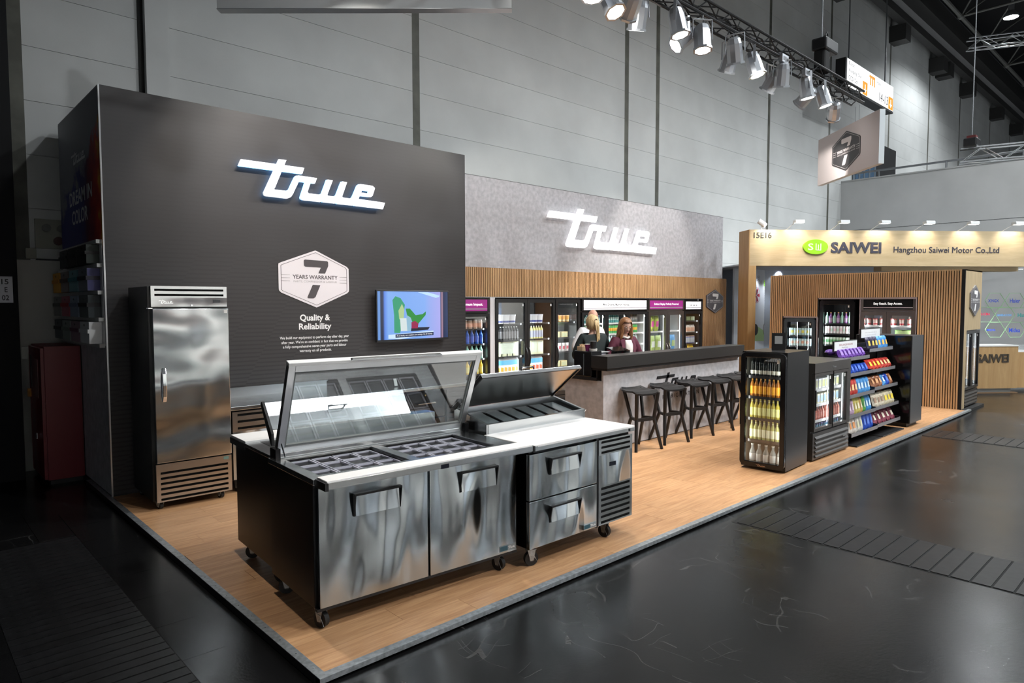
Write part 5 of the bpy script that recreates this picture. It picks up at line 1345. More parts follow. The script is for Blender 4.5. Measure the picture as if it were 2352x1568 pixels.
# bald man in white shirt
shirtw = M('white_shirt', (.72, .71, .72), .75)
t, k, hc, RH, F, P = person('bald bearded man in a white shirt standing behind the woman with the ponytail', (6.66, 3.86, 0), radians(-8), 1.79, ((-.31, .02, 1.13), (.30, .02, 1.13)), ((-.20, -.22, 1.06), (.22, -.20, 1.06)), lean=.04, nod=radians(4), turn=radians(-18), top=shirtw, trous=dark, wide=1.12, collar=True, skin=M('skin_ruddy', (.56, .30, .22), .45))
v = []; f = []
bm2, _ = head_shape(.235*k, hc, radians(-18), radians(4))
c = MB(); keep = {}; src = bm2
for q in src.f:
    cc = sum((Vector(src.v[i]) for i in q), Vector())/len(q); l = RH.transposed() @ (cc-hc)
    if l.z < -.045*k and l.y < .03*k: c.add([tuple(hc+(Vector(src.v[i])-hc)*1.035) for i in q], [tuple(range(len(q)))])
c.build('beard', M('beard_grey', (.25, .23, .22), .9), t, smooth=True)
for s in (-1, 1): MB().add([P(s*.012, -.088, 1.455), P(s*.075, -.05, 1.50), P(s*.082, .0, 1.46), P(s*.06, -.105, 1.40)], [(0, 1, 2, 3)]).build('collar', shirtw, t).modifiers.new('s', 'SOLIDIFY').thickness = .008
# ================================================================== drinks coolers and snack racks at the front right
bf = Vector((5.64, .748, 0)); brz = radians(-87)
def zb_(px, py): return on_x(px, py, 5.76).z
proto('ale', bottle_shells(.235, .0245, M('glass_dark', (.012, .014, .012), .08, spec=.8), C('lab_cream', (.74, .74, .66)), C('cap_green', (.35, .48, .36)), shoulder=.62, neck=.40, n=14, lab=(.08, .26)), True)
proto('amber', bottle_shells(.225, .0245, M('glass_amber', (.38, .13, .01), .08, spec=.8), C('lab_orange', (.86, .42, .04)), C('cap_gold', (.72, .55, .16)), C('neck_gold', (.80, .58, .10)), shoulder=.58, neck=.40, n=14), True)
proto('limeade', bottle_shells(.225, .0245, M('glass_yellow', (.50, .42, .06), .08, spec=.8), C('lab_lime', (.74, .76, .32)), C('cap_gold'), C('neck_cream', (.75, .74, .5)), shoulder=.58, neck=.40, n=14), True)
proto('limeade2', bottle_shells(.225, .0245, M('glass_olive', (.46, .46, .16), .08, spec=.8), C('lab_pale', (.78, .82, .60)), C('cap_gold'), C('neck_cream'), shoulder=.58, neck=.40, n=14), True)
proto('clear', bottle_shells(.215, .034, M('glass_clear', (.55, .58, .56), .06, alpha=.45, spec=.8), C('lab_frost', (.70, .72, .71)), C('cap_frost', (.62, .64, .62)), shoulder=.55, neck=.42, n=14), True)
S = [zb_(1750, 863), zb_(1750, 910.5), zb_(1750, 960), zb_(1750, 1010), zb_(1750, 1064)]
BF = Cooler('rounded_bar_cooler', 'waist-high black round-cornered bar cooler full of lit bottle rows', bf, brz, .515, .68, 1.345, caseb, [(0, .515)], z0=.03, z1=1.338, top=.02, shelves=S[:4], liner=M('liner_sage', (.20, .20, .17), .4), glow=3.2, gc=(1, 1, .93), fw=.058, handle='bar', rnd=.06, frame=blackg)
B('shelf', shelf_b, BF.t, .05, .465, .085, .62, S[4]-.012, S[4])
logo('script_logo', M('logo_copper', (.45, .30, .2), .3, .5), BF.t, (.20, -.001, .045), (1, 0, 0), (0, 0, 1), .11, .022, depth=.002)
w = 'in the rounded bar cooler'
for z, k, d, n, a, b in ((S[0], 'ale', 'dark glass bottle with cream label', 8, .088, .432), (S[1], 'amber', 'amber bottle with orange label', 8, .088, .432), (S[2], 'limeade', 'yellow bottle with lime label', 8, .088, .432), (S[3], 'limeade2', 'pale green-yellow bottle with light label', 8, .088, .432), (S[4], 'clear', 'clear bottle with frosted label', 5, .10, .42)):
    BF.row(z, k, 'bottle', d, 'bottle', n, a, b, y=.125, where=w)
o = thing('counter_card', 'black info card standing on top of the rounded bar cooler', 'card', (on_z(1788, 804, 1.346).x, on_z(1788, 804, 1.346).y, 1.3455), radians(-65))
MB().yz([(-.002, 0), (.002, 0), (.02, .20), (.016, .20)], -.075, .075).build('card', blackm, o)
MB().yz([(-.0025, .075), (-.003, .075), (.0095, .165), (.010, .165)], -.042, .042).build('pale_print', M('card_print2', (.28, .29, .29), .5), o)
# sliding-door cooler
sx = 6.47
greyb = M('case_grey_brown', (.045, .042, .040), .33)
zs = lambda px, py: on_y(px, py, .36).z
S = [zs(1895, 889), zs(1895, 922), zs(1895, 957), zs(1895, 1000)]
SL = Cooler('sliding_door_cooler', 'grey two-door countertop-height cooler with bright white interior beside the bar cooler', (sx, .247, 0), 0, 1.10, .62, 1.178, greyb, [(.0, .56), (.53, 1.02)], z0=.36, z1=1.055, shelves=S[:3], liner=linw, shelf=shelf_w, base=5, glow=9, fw=.035, handle=None, ledbars=True, top=.1)
B('header', greyb, SL.t, 0, 1.10, .0, .045, 1.06, 1.178); logo('script_logo', alu, SL.t, (.50, -.002, 1.10), (1, 0, 0), (0, 0, 1), .12, .025, depth=.002)
B('corner_post', greyb, SL.t, 1.02, 1.10, .0, .045, .36, 1.06)
B('handle', blackp, SL.t, .012, .03, -.012, .0, .62, .86)
B('shelf', shelf_w, SL.t, .04, 1.06, .085, .56, S[3]-.014, S[3])
B('maker_plate', alu, SL.t, .86, .98, -.014, -.010, .20, .225)
w = 'in the sliding-door cooler'
proto('mini_box_y', box_shells(.075, .06, .115, C('mb_yel', (.62, .60, .40)), C('mb_blue', (.25, .38, .62))))
proto('mini_box_w', box_shells(.085, .06, .12, C('mb_wht', (.66, .68, .66)), C('mb_olive', (.52, .54, .22))))
proto('red_bottle', bottle_shells(.165, .026, C('rb_glass', (.42, .10, .06), .15), C('rb_lab', (.60, .18, .12)), C('rb_cap', (.35, .08, .06)), shoulder=.6))
proto('sky_bottle', bottle_shells(.185, .027, C('sb_pet', (.22, .45, .62), .15), C('sb_lab', (.35, .30, .62)), C('sb_cap', (.30, .25, .6)), shoulder=.6))
SL.row(S[0], 'mini_box_w', 'box', 'small white snack box', 'box', 9, .10, .96, where=w)
SL.row(S[1], 'mini_box_y', 'box', 'small yellow and blue box', 'box', 10, .10, .96, where=w)
SL.row(S[2], 'red_bottle', 'bottle', 'small red sauce bottle', 'bottle', 14, .08, .97, where=w)
SL.row(S[3], 'sky_bottle', 'bottle', 'sky blue water bottle', 'bottle', 14, .08, .97, where=w)
# snack racks
rackm = M('rack_black', (.011, .011, .012), .4); lipm = M('rack_lip', (.16, .16, .17), .25)
def rack(label, x0, x1, yb, levels, side):
    t = thing('snack_rack', label, 'rack', (x0, yb, 0))
    B('back_panel', rackm, t, 0, x1-x0, 0, .025, .04, levels[0][0]+.10)
    B('foot', rackm, t, .02, x1-x0-.02, -.42, .10, 0, .018, bevel=.005)
    for x in (0, x1-x0-.03): B('upright', rackm, t, x, x+.03, -.02, .03, .018, levels[0][0]+.05)
    for z, yf in levels:
        d = yf-yb
        o = MB().yz([(d, z), (d, z+.008), (-.0, z+.035), (-.0, z+.02)], .0, x1-x0).build('shelf', rackm, t)
        B('shelf_lip', lipm, o, 0, x1-x0, d-.006, d, z-.012, z+.035)
        for q in (.0, x1-x0-.012): MB().yz([(d, z-.005), (d, z+.04), (0, z+.07), (0, z-.06)], q, q+.012).build('bracket', rackm, o)
    return t
YR = .62
yl = lambda px, py, y: on_y(px, py, y).z
LV = [(yl(1975, 823, .40), .40), (yl(1980, 858.5, .36), .36), (yl(1990, 904, .32), .32), (yl(1990, 948, .30), .30), (yl(1990, 990.5, .27), .27)]
RV = [(yl(2032, 802, .40), .40), (yl(2040, 847, .36), .36), (yl(2040, 887, .32), .32), (yl(2045, 930, .30), .30), (yl(2045, 969, .27), .27)]
XA, XB, XC = 7.70, 8.66, 9.62
rack('black snack rack with purple and blue packets beside the sliding-door cooler', XA, XB, YR, LV, 0)
rack('black snack rack with red and brown packets beside the black display cabinet', XB+.005, XC, YR, RV, 1)
def bags(level, x0, x1, specs, w, h, d=.05, lean=-.22, where='', yo=.05):
    z, yf = level; n = len(specs)
    for i, (key, col, pan, desc) in enumerate(specs):
        proto(key+f'{w:.2f}', pouch_shells(w, h, C('pk_'+key, col, .3), C('pp_'+key, pan, .35), d))
        x = x0+(x1-x0)*(i+.5)/n
        put('snack_packet', key+f'{w:.2f}', (x, yf+yo, z+.012), random.uniform(-.08, .08), f'{desc} {where}', 'packet', f'{desc} {where}', tilt=lean+random.uniform(-.04, .04))
pu = ('purple', (.16, .06, .38), (.30, .20, .52), 'purple snack packet'); bl = ('blue', (.02, .08, .50), (.10, .20, .62), 'deep blue snack packet')
rd = ('red', (.50, .05, .04), (.72, .50, .25), 'red snack packet'); sk = ('sky', (.08, .32, .70), (.55, .70, .78), 'sky blue snack packet')
lv = ('lilac', (.48, .34, .46), (.62, .52, .60), 'lilac snack packet'); yw = ('yellow', (.66, .58, .16), (.74, .70, .48), 'yellow snack packet'); og = ('orange', (.70, .42, .14), (.70, .60, .42), 'orange snack packet'); gn = ('green', (.10, .38, .08), (.45, .62, .40), 'green snack packet')
wo = ('whiteorange', (.72, .66, .60), (.60, .26, .10), 'white and orange snack packet'); wh = ('white', (.68, .67, .62), (.60, .60, .40), 'white snack packet')
dk_ = ('navy', (.03, .03, .07), (.60, .48, .10), 'black and gold snack packet'); bo = ('blueorange', (.06, .26, .62), (.78, .42, .10), 'blue and orange snack packet')
br = ('brown', (.30, .12, .06), (.58, .32, .16), 'brown snack packet'); cr_ = ('cream', (.66, .60, .48), (.30, .20, .14), 'cream snack packet'); cy_ = ('creamyellow', (.70, .64, .46), (.80, .62, .06), 'cream and yellow snack packet'); mr_ = ('maroon', (.22, .04, .07), (.66, .60, .50), 'maroon and cream snack box')
rr = ('redyellow', (.62, .05, .03), (.80, .55, .06), 'red and yellow snack packet')
wl = ['on the top shelf of the left snack rack', 'on the second shelf of the snack rack by the cooler', 'on the third shelf of the snack rack by the cooler', 'on the fourth shelf of the snack rack by the cooler', 'on the bottom shelf of the snack rack by the cooler']
wl[0] = 'on the top shelf of the snack rack by the cooler'
wr_ = [q.replace('by the cooler', 'by the cabinet') for q in wl]
random.seed(21)
bags(LV[0], XA+.05, XB-.02, [pu]*7, .13, .15, .08, -.5, wl[0]); bags(LV[1], XA+.05, XB-.02, [bl]*7, .13, .14, .08, -.45, wl[1])
bags(LV[2], XA+.12, XB-.02, [rd, rd, rd, sk, sk, sk, sk], .115, .21, .05, -.22, wl[2]); bags(LV[3], XA+.10, XB-.02, [lv, lv, yw, yw, og, gn, sk, sk], .105, .21, .05, -.22, wl[3])
bags(LV[4], XA+.06, XB-.02, [wo, wo, wh, wh, bl, bl, bl], .12, .22, .05, -.22, wl[4])
bags(RV[0], XB+.08, XC-.05, [dk_, dk_, dk_, bo, bo, bo], .125, .19, .05, -.25, wr_[0]); bags(RV[1], XB+.05, XC-.02, [rr, rr, rr, rd, rd, rd], .15, .17, .09, -.55, wr_[1])
bags(RV[2], XB+.05, XC-.05, [br, br, br, sk, bl, br], .14, .18, .07, -.45, wr_[2]); bags(RV[3], XB+.08, XC-.03, [cr_, cr_, cr_, cy_, cy_, cy_], .14, .20, .06, -.3, wr_[3])
bags(RV[4], XB+.02, XC-.04, [mr_]*5, .15, .20, .05, -.5, wr_[4])
def topper(label, pxl, pyt, pxr, pyb, lines, y, post):
    P0 = on_y(pxl, pyb, y); P1 = on_y(pxr, pyt, y); W_ = P1.x-P0.x; H_ = on_y(pxl, pyt+4, y).z-P0.z
    t = thing('rack_sign', label, 'sign', (P0.x, y, post))
    B('frame', blackm, t, -.012, W_+.012, 0, .02, P0.z-post-.012, P0.z-post+H_+.012); o = B('face', M('sign_face', (.66, .68, .69), .4), t, 0, W_, -.003, 0, P0.z-post, P0.z-post+H_)
    B('post', rackm, t, W_/2-.015, W_/2+.015, .004, .02, 0, P0.z-post)
    for q, (tx, dz, ww, hh, mt) in enumerate(lines): letters('lettering', tx, mt, o, (W_*(.5 if ww > .55 else .45), -.0035, P0.z-post+H_*dz), (1, 0, 0), (0, 0, 1), W_*ww, H_*hh)
    return t
topper('white BRUEGMANN brand sign over the snack rack by the cooler', 1916, 782, 1968, 806, [('BRUEGMANN', .62, .60, .22, M('ink_brand', (.25, .03, .05), .5)), ('PetCare', .30, .26, .14, ink_d)], .5, LV[0][0]+.10)
topper('white visit-us sign standing over the snack rack by the cabinet', 1977.5, 753, 2021, 776, [('Learn more and visit us', .62, .62, .16, ink_g), ('in Hall 4, Booth A22', .28, .56, .18, ink_g)], .6, RV[0][0]+.10)
o = thing('purple_roll', 'purple packet pile lying on top of the sliding-door cooler', 'packet', (on_z(1900, 816, 1.179).x-.02, .62, 1.1785))
MB().ball((.0, .0, .045), .10, 14, 8, 1.0, .7, .45).build('packet', C('pk_purple'), o, smooth=True); MB().ball((.08, .03, .05), .06, 12, 8, 1.2, .8, .5).build('packet', C('pp_purple'), o, smooth=True)
# black display cabinet
t = thing('display_cabinet', 'black waist-high display cabinet at the end of the snack racks', 'cabinet', (9.80, .19, 0))
B('carcass', M('cabinet_charcoal', (.022, .023, .025), .38), t, 0, .55, 0, .80, .055, 1.398, bevel=.003); B('plinth', blackm, t, .03, .50, .05, .76, 0, .055)
B('front_panel', M('black_panel_lit', (.055, .058, .062), .4), t, .004, .546, -.006, .0, .06, 1.395)  # front of the black cabinet painted greyer, as the side catching light
B('side_panel', blackg, t, -.006, 0, .01, .79, .06, 1.395)
# ================================================================== neighbouring stand (diagonal front)
P0 = at_depth(1723, 527, 15.4); P1 = at_depth(2352, 531.5, 15.95)
e = Vector((P1.x-P0.x, P1.y-P0.y, 0)).normalized(); sang = math.atan2(e.y, e.x); nrm = Vector((-e.y, e.x, 0))
lpS, lzS = frame_of((P0.x, P0.y), math.degrees(sang))
beech = grainwood('beech_fascia', (.50, .38, .22), (.60, .47, .29), axis=(1, 1, 8), scale=1.2, rough=.5, objvar=0)
beechd = grainwood('beech_counter', (.48, .29, .12), (.58, .37, .17), axis=(8, 8, 1), scale=1.2, rough=.5, objvar=0)
zt = P0.z; zf0 = lpS(1723, 610)[1]
t = thing('neighbour_stand_front', 'pale beech stand front with lit fascia, company name and booth number', 'exhibition stand', (P0.x, P0.y, ZF), sang)
z_ = lambda z: z-ZF
B('fascia', beech, t, 0, 6.9, 0, .30, z_(zf0), z_(zt)); B('column', beechd, t, 0, .16, .002, .45, 0, z_(zf0)); B('column_side', beechd, t, -.02, -.001, 0, .55, 0, z_(zt))
B('inner_beam', beech, t, lpS(2020, 600, .4)[0], 6.9, .32, .62, z_(zf0)-.10, z_(zf0)+.2)
B('ceiling_panel', M('soffit_white', (.6, .62, .66), .5), t, .1, 6.9, .3, 4.0, z_(zf0)+.05, z_(zf0)+.08)
lg = M('letter_slate', (.05, .05, .075), .6)
def sl(name, txt, xa, ya, xb, yb, mt, bold=.02, depth=.025):
    a = lpS(xa, yb); b = lpS(xb, ya); letters(name, txt, mt, t, ((a[0]+b[0])/2, -.001, z_((a[1]+b[1])/2)), (1, 0, 0), (0, 0, 1), b[0]-a[0], b[1]-a[1], bold=bold, depth=depth)
sl('booth_number', '15E16', 1731, 533.5, 1772, 546.5, M('letter_grey', (.04, .04, .04), .6), .01, .008)
sl('company_name', 'SAIWEI', 1908, 556, 2024, 581, lg, .03, .012); sl('company_line', 'Hangzhou Saiwei Motor Co.,Ltd', 2052, 567.5, 2295, 584, lg, .0, .008)
a = lpS(1843, 567); b = lpS(1899.5, 567); cz = lpS(1871, 567)[1]; rx = (b[0]-a[0])/2; rzz = (lpS(1871, 550)[1]-lpS(1871, 584)[1])/2; cx = (a[0]+b[0])/2
green = M('saiwei_green', (.28, .66, .02), .4); pale = M('saiwei_pale', (.78, .84, .6), .4)
MB().xz([(cx+rx*cos(q*pi/20), z_(cz)+rzz*sin(q*pi/20)) for q in range(40)], -.05, 0).build('emblem', green, t)
letters('emblem_letter', 'S', pale, t, (cx-rx*.42, -.052, z_(cz)), (1, 0, 0), (0, 0, 1), rx*.42, rzz*.9, bold=.01)
for q in (-.02, .17, .36): B('emblem_bar', pale, t, cx+rx*q, cx+rx*(q+.07), -.054, -.05, z_(cz)-rzz*.45, z_(cz)+rzz*(.45 if q != .17 else .30))
B('emblem_foot', pale, t, cx+rx*.05, cx+rx*.43, -.0538, -.05, z_(cz)-rzz*.50, z_(cz)-rzz*.38)
lampw = M('lamp_white', (.72, .73, .74), .4); lit = M('lamp_lit', (1, 1, 1), .5, emit=(1, .97, .9), es=8)
ML = Matrix.Rotation(sang, 3, 'Z')
for i, px in enumerate((1750, 1810, 1912, 2004, 2105, 2205, 2307)):
    x = lpS(px, 527)[0]; base = Vector((P0.x, P0.y, zt)) + ML @ Vector((x, .02, 0))
    o = thing('arm_spotlight', 'small white arm spotlight clipped to the top of the beech fascia' if i else 'round white spotlight clipped at the corner of the beech fascia', 'spotlight', base, sang, 'arm spotlights along the beech fascia')
    if i:
        MB().tube([(-.02, .06, 0), (.08, -.22, .16)], .008, 6).build('arm', lampw, o, smooth=True)
        MB().yz([(-.34, .13), (-.20, .13), (-.18, .19), (-.32, .20)], .02, .24).build('head', lampw, o, bevel=.008)
        MB().yz([(-.325, .127), (-.215, .127), (-.215, .131), (-.325, .131)], .04, .22).build('lens', lit, o)
    else:
        MB().tube([(0, 0, 0), (.0, -.02, .08)], .01, 6).build('arm', lampw, o, smooth=True); MB().tube([(-.08, -.02, .20), (.06, -.06, .09)], .06, 14).build('head', lampw, o, smooth=True); MB().tube([(.06, -.06, .09), (.068, -.062, .084)], .052, 14).build('lens', lit, o)
    light('fascia_lamp', 'SPOT', base+ML @ Vector((.13, -.30, .10)), 22, (1, .93, .80), base+ML @ Vector((.13, .05, -.35)), .04, 120, .7)
# inside walls of that stand
bw = struct(MB().box(-1.4, 6.9, 3.0, 3.06, 0, z_(zf0)+.05).build('wall_stand_back', M('stand_white', (.55, .62, .74), .5), None)); bw.location = (P0.x, P0.y, ZF); bw.rotation_euler = (0, 0, sang)
hexl = M('hex_green', (.25, .42, .22), .5)
def lb(px, py): return lpS(px, py, 2.995)
def hexline(pts):
    for a, b in zip(pts, pts[1:]):
        p, q = lb(*a), lb(*b); MB().bar((p[0], 2.992, z_(p[1])), (q[0], 2.992, z_(q[1])), .012, .012).build('hex_line', hexl, bw)
hexline([(2266, 706), (2352, 707)]); hexline([(2250, 739), (2352, 740)])
for cx_, cy_ in ((2285, 690), (2331, 690), (2262, 722), (2308, 722), (2285, 757), (2331, 757)):
    hexline([(cx_-23, cy_), (cx_-12, cy_-17), (cx_+12, cy_-17), (cx_+23, cy_), (cx_+12, cy_+17), (cx_-12, cy_+17), (cx_-23, cy_)])
blue1 = M('logo_blue', (.02, .06, .42), .5); blue2 = M('logo_sky', (.10, .35, .70), .5); redl = M('logo_red', (.50, .02, .06), .5); teal = M('logo_teal', (.02, .30, .28), .5)
for tx, xa, ya, xb, yb, mt in (('XINGX', 2269, 687, 2294, 694, blue1), ('Haier', 2319, 685.5, 2343, 695, blue1), ('AUCMA', 2250, 718, 2274, 724, redl), ('GENERALFUSHI', 2289, 721, 2323, 726, blue2), ('Hisense', 2337, 719, 2372, 728, teal), ('MELNG', 2266, 755, 2286, 760, blue1), ('Midea', 2317, 753, 2343, 763, blue1)):
    a = lb(xa, yb); b = lb(xb, ya); letters('brand_lettering', tx, mt, bw, ((a[0]+b[0])/2, 2.99, z_((a[1]+b[1])/2)), (1, 0, 0), (0, 0, 1), b[0]-a[0], b[1]-a[1], bold=.02)
YP = 5.75
xp0 = on_y(1737, 700, YP).x
pw = struct(B('wall_stand_side', M('poster_white', (.60, .64, .70), .5), None, xp0-1.2, xp0+6, YP, YP+.05, ZF, on_y(1745, 612, YP).z))
def pp(px, py): return on_y(px, py, YP-.004)
def lett(tx, xa, ya, xb, yb, mt, bold=.0):
    a = pp(xa, yb); b = pp(xb, ya); letters('poster_lettering', tx, mt, pw, ((a.x+b.x)/2, YP-.004, (a.z+b.z)/2), (1, 0, 0), (0, 0, 1), b.x-a.x, b.z-a.z, bold=bold)
lett('SAIWEI', 1722, 633, 1745, 641, ink_g); lett('MOTOR', 1728, 644, 1750.5, 652, ink_g); lett('EMBR', 1754.5, 645, 1774, 657, M('saiwei_green'), .03)
for i in range(9): lett('fan motor and cooling parts', 1755, 667+5.6*i+(4 if i > 5 else 0), 1781, 669+5.6*i+(4 if i > 5 else 0), ink_g) if i in (0, 1, 2, 3, 4, 6, 7, 8) else None
def disc(px, py, rpx, mt, blades=0, ring=None, mt2=None):
    c = pp(px, py); r = abs(pp(px, py-rpx).z-c.z)
    if ring: 
        MB().xz([(c.x+r*1.2*cos(q*pi/16), c.z+r*1.2*sin(q*pi/16)) for q in range(32)], YP-.003, YP-.001).build('fan_ring', ring, pw)
        MB().xz([(c.x+r*1.12*cos(q*pi/16), c.z+r*1.12*sin(q*pi/16)) for q in range(32)], YP-.005, YP-.003).build('fan_field', mt2, pw)
    for k in range(blades):
        a = 2*pi*k/blades; MB().xz([(c.x+r*.15*cos(a-.6), c.z+r*.15*sin(a-.6)), (c.x+r*cos(a-.28), c.z+r*sin(a-.28)), (c.x+r*1.02*cos(a), c.z+r*1.02*sin(a)), (c.x+r*.95*cos(a+.32), c.z+r*.95*sin(a+.32)), (c.x+r*.2*cos(a+.5), c.z+r*.2*sin(a+.5))], YP-.007, YP-.005).build('fan_blade', mt, pw)
redp = M('poster_red', (.42, .015, .05), .5); whp = M('poster_field', (.66, .68, .74), .5); blp = M('poster_black', (.02, .02, .022), .5)
disc(1737.5, 678, 15, redp, 5, redp, whp); disc(1764, 755, 19, blp, 5, blp, whp); disc(1735, 757, 11, blp, 6, blp, blp)
a = [pp(1726, 783), pp(1800, 783), pp(1800, 762), pp(1770, 768), pp(1750, 756), pp(1738, 748), pp(1726, 744)]
MB().xz([(q.x, q.z) for q in a], YP-.002, YP-.0005).build('poster_hill', M('poster_green', (.36, .52, .24), .5), pw)
for i, (px, py) in enumerate(((1748, 613), (1790, 618), (1832, 622.5), (1868, 626), (2279, 619), (2345, 622))):
    P = on_y(px, py, YP-.25) if i < 4 else at_depth(px, py-4, 17.8)
    o = thing('ceiling_downlight', 'small round recessed downlight glowing inside the beech stand', 'lamp', P, 0, 'downlights inside the beech stand')
    MB().lathe([(.07, 0), (.075, .012), (.055, .014)], 14).build('bezel', lampw, o, smooth=True); MB().lathe([(.05, -.004), (.05, 0)], 12).build('lens', lit, o)
    light('downlight', 'SPOT', P+Vector((0, 0, -.03)), 520, (.9, .95, 1), P+Vector((0, .16 if i < 4 else 0, -1)), .05, 110, .6)
# its reception counter
C0 = at_depth(2312, 902, 14.5)
lpC, lzC = frame_of((C0.x, C0.y), math.degrees(sang))
t = thing('reception_counter', 'beech reception counter with SAIWEI lettering and white top', 'counter', (C0.x, C0.y, ZF), sang)
xl_ = -.95; xr_ = lpC(2337, 850)[0]
B('front', beechd, t, xl_, xr_, 0, .5, .10, 1.005); B('return', beechd, t, xr_-.02, 2.2, .22, .75, .08, .86); B('plinth', M('plinth_grey', (.25, .27, .27), .4), t, xl_, xr_-.1, .05, .45, 0, .10); B('step', M('step_wood', (.22, .13, .07), .5), t, xl_-.1, xr_, -.03, .5, -.0, .015)
B('top', white, t, xl_-.01, xr_+.01, -.01, .52, 1.005, 1.03); B('low_top', white, t, xr_, 2.2, .22, .77, .86, .88); B('glass_box', M('acrylic', (.7, .75, .78), .1, alpha=.3), t, xr_+.02, .9, .25, .7, .88, 1.0)
a = lpC(2243, 833); b = lpC(2317, 812.5); letters('lettering', 'SAIWEI', M('letter_umber', (.06, .045, .03), .4), t, ((a[0]+b[0])/2, -.002, z_((a[1]+b[1])/2)), (1, 0, 0), (0, 0, 1), b[0]-a[0], b[1]-a[1], bold=.04, depth=.01)
# ================================================================== lighting truss over the booth
YT, ZT, TW, TH = 1.78, 5.66, .22, .205
xe = on_y(1984, 220, YT).x
tr = thing('lighting_truss', 'long black box truss carrying stage lamps above the booth', 'truss', (0, YT, ZT))
trm = M('truss_black', (.014, .014, .015), .35, .3)
for y in (0, TW):
    for z in (0, TH): MB().tube([(-6, y, z), (xe, y, z)], .022, 8).build('chord', trm, tr, smooth=True)
mb = {k: MB() for k in 'abcd'}; n = 62; st = (xe+6)/n
for i in range(n):
    x0 = -6+i*st; x1 = x0+st; q = i % 2
    mb['a'].tube([(x0, 0, TH*q), (x1, 0, TH*(1-q))], .010, 5); mb['b'].tube([(x0, TW, TH*(1-q)), (x1, TW, TH*q)], .010, 5)
    mb['c'].tube([(x0, TW*q, TH), (x1, TW*(1-q), TH)], .010, 5); mb['d'].tube([(x0, TW*(1-q), 0), (x1, TW*q, 0)], .010, 5)
for k in 'abcd': stuff(mb[k].build('lacing', trm, tr))
random.seed(4); mb = MB()
for j in range(5):
    pts = [(5+i*.35, .11+.07*sin(i*1.3+j), .05+.10*abs(sin(i*.9+j*2))) for i in range(21)]; mb.tube(pts, .012, 5)
stuff(mb.build('cables', rubber, tr))
parm = M('par_silver', (.50, .52, .55), .32, .6); parlit = M('par_lens', (1, 1, 1), .5, emit=(1, .98, .94), es=22)
def par(P, target, hang, lab, energy=0, ang=30, col=(1, .95, .88), grp='stage lamps on the truss'):
    """silver stage lamp: fluted body, front ring, yoke, clamp, cable"""
    P = Vector(P); t = thing('stage_lamp', lab, 'stage lamp', P, 0, grp)
    d = (Vector(target)-P).normalized(); q = d.to_track_quat('-Z', 'Y').to_matrix()
    def tf(mb, c): mb.v = [tuple(q @ (Vector(v)*1.05) + Vector(c)) for v in mb.v]; return mb
    c = Vector((0, 0, -.28-hang))
    n = 10; K = 1.22
    tf(MB().lathe([(.045, .19), (.080, .165), (.098, .10), (.104, .0), (.106, -.13)], n), c).build('housing', parm, t)
    r = MB(); r.lathe([(.122, -.125), (.124, -.15), (.098, -.15), (.098, -.128)], 8); tf(r, c).build('front_ring', parm, t)
    tf(MB().lathe([(.096, -.142), (.096, -.139)], 16), c).build('lens', parlit, t)
    y = MB(); s = q @ Vector((1, 0, 0)); s = Vector((s.x, s.y, 0)).normalized() if Vector((s.x, s.y, 0)).length > .1 else Vector((1, 0, 0))
    for k in (-1, 1): y.bar(c+s*k*.138, Vector((0, 0, -.03-hang))+s*k*.128, .035, .004, up=s)
    y.bar(Vector((0, 0, -.03-hang))-s*.13, Vector((0, 0, -.03-hang))+s*.13, .035, .005, up=(0, 0, 1)); y.build('yoke', parm, t)
    MB().tube([(0, 0, .02), (0, 0, -.03-hang)], .012, 8).build('clamp', alu, t, smooth=True)
    MB().tube([q @ Vector((0, 0, .2))+c, c+Vector((.07, .03, .26)), c+Vector((.12, .05, .18)), c+Vector((.05, .02, .36)), (0, .02, .0)], .008, 6).build('cable', rubber, t, smooth=True)
    if energy: light('stage_light', 'SPOT', P+c+d*.21, energy, col, Vector(target), .05, ang, .55)
    return t
VISE, HIDE, FRONT = 380, 270, 400
def parpx(u, v, back, target, lab, energy=0, ang=40):
    y = YT+(TW if back else 0.); c = on_y(u, v, y); hang = max(0., ZT-c.z-.28)
    return par((c.x, y, ZT), target, hang, lab, energy, ang)
vis = [(1402, 4, 0, (4.6, -1.2, 0), 'on a long drop beside a wall post'), (1466, 22, 1, (6.5, 4.0, 0), 'on a long drop left of the truss lacing'), (1557, 34, 0, (6.2, .6, 0), 'hung upright over a tilted lamp'), (1571, 80, 1, (2.6, 4.2, 2.2), 'tilted hard towards the charcoal wall'), (1613, 90, 0, (6.0, 1.2, 0), 'with a loose cable loop beside it'), (1688, 103, 0, (9.2, 2.2, 0), 'hung in front of another lamp'), (1676, 133, 1, (8.6, 4.6, .8), 'half hidden behind another lamp'), (1733, 150, 0, (8.6, 0.2, 0), 'with a thin safety wire'), (1797, 152, 0, (10.2, 3.0, 0), 'with a wide flat bracket'), (1773, 180, 1, (9.4, 5.4, 1.2), 'under the wide flat bracket'), (1852, 200, 0, (10.4, 1.2, 0), 'with a labelled ballast box'), (1850, 224, 1, (10.6, 5.4, 3.0), 'under the lamp with the ballast box'), (1891, 212, 0, (11.2, .4, 0), 'second from the end of the truss'), (1916, 248, 1, (12.0, 2.4, 4.9), 'above the hanging badge panel')]
for u, v, b, tg, wh_ in vis: parpx(u, v, b, tg, 'silver stage lamp on the truss '+wh_, VISE, 50)
hid = [(.2, (1.3, 1.0, .0)), (1.0, (1.8, 4.3, 2.9)), (1.8, (2.3, 4.35, 3.3)), (2.6, (2.1, .9, .5)), (3.4, (3.2, 2.6, 0)), (4.2, (4.2, 1.6, 0)), (4.9, (7.0, 5.4, 3.0))]
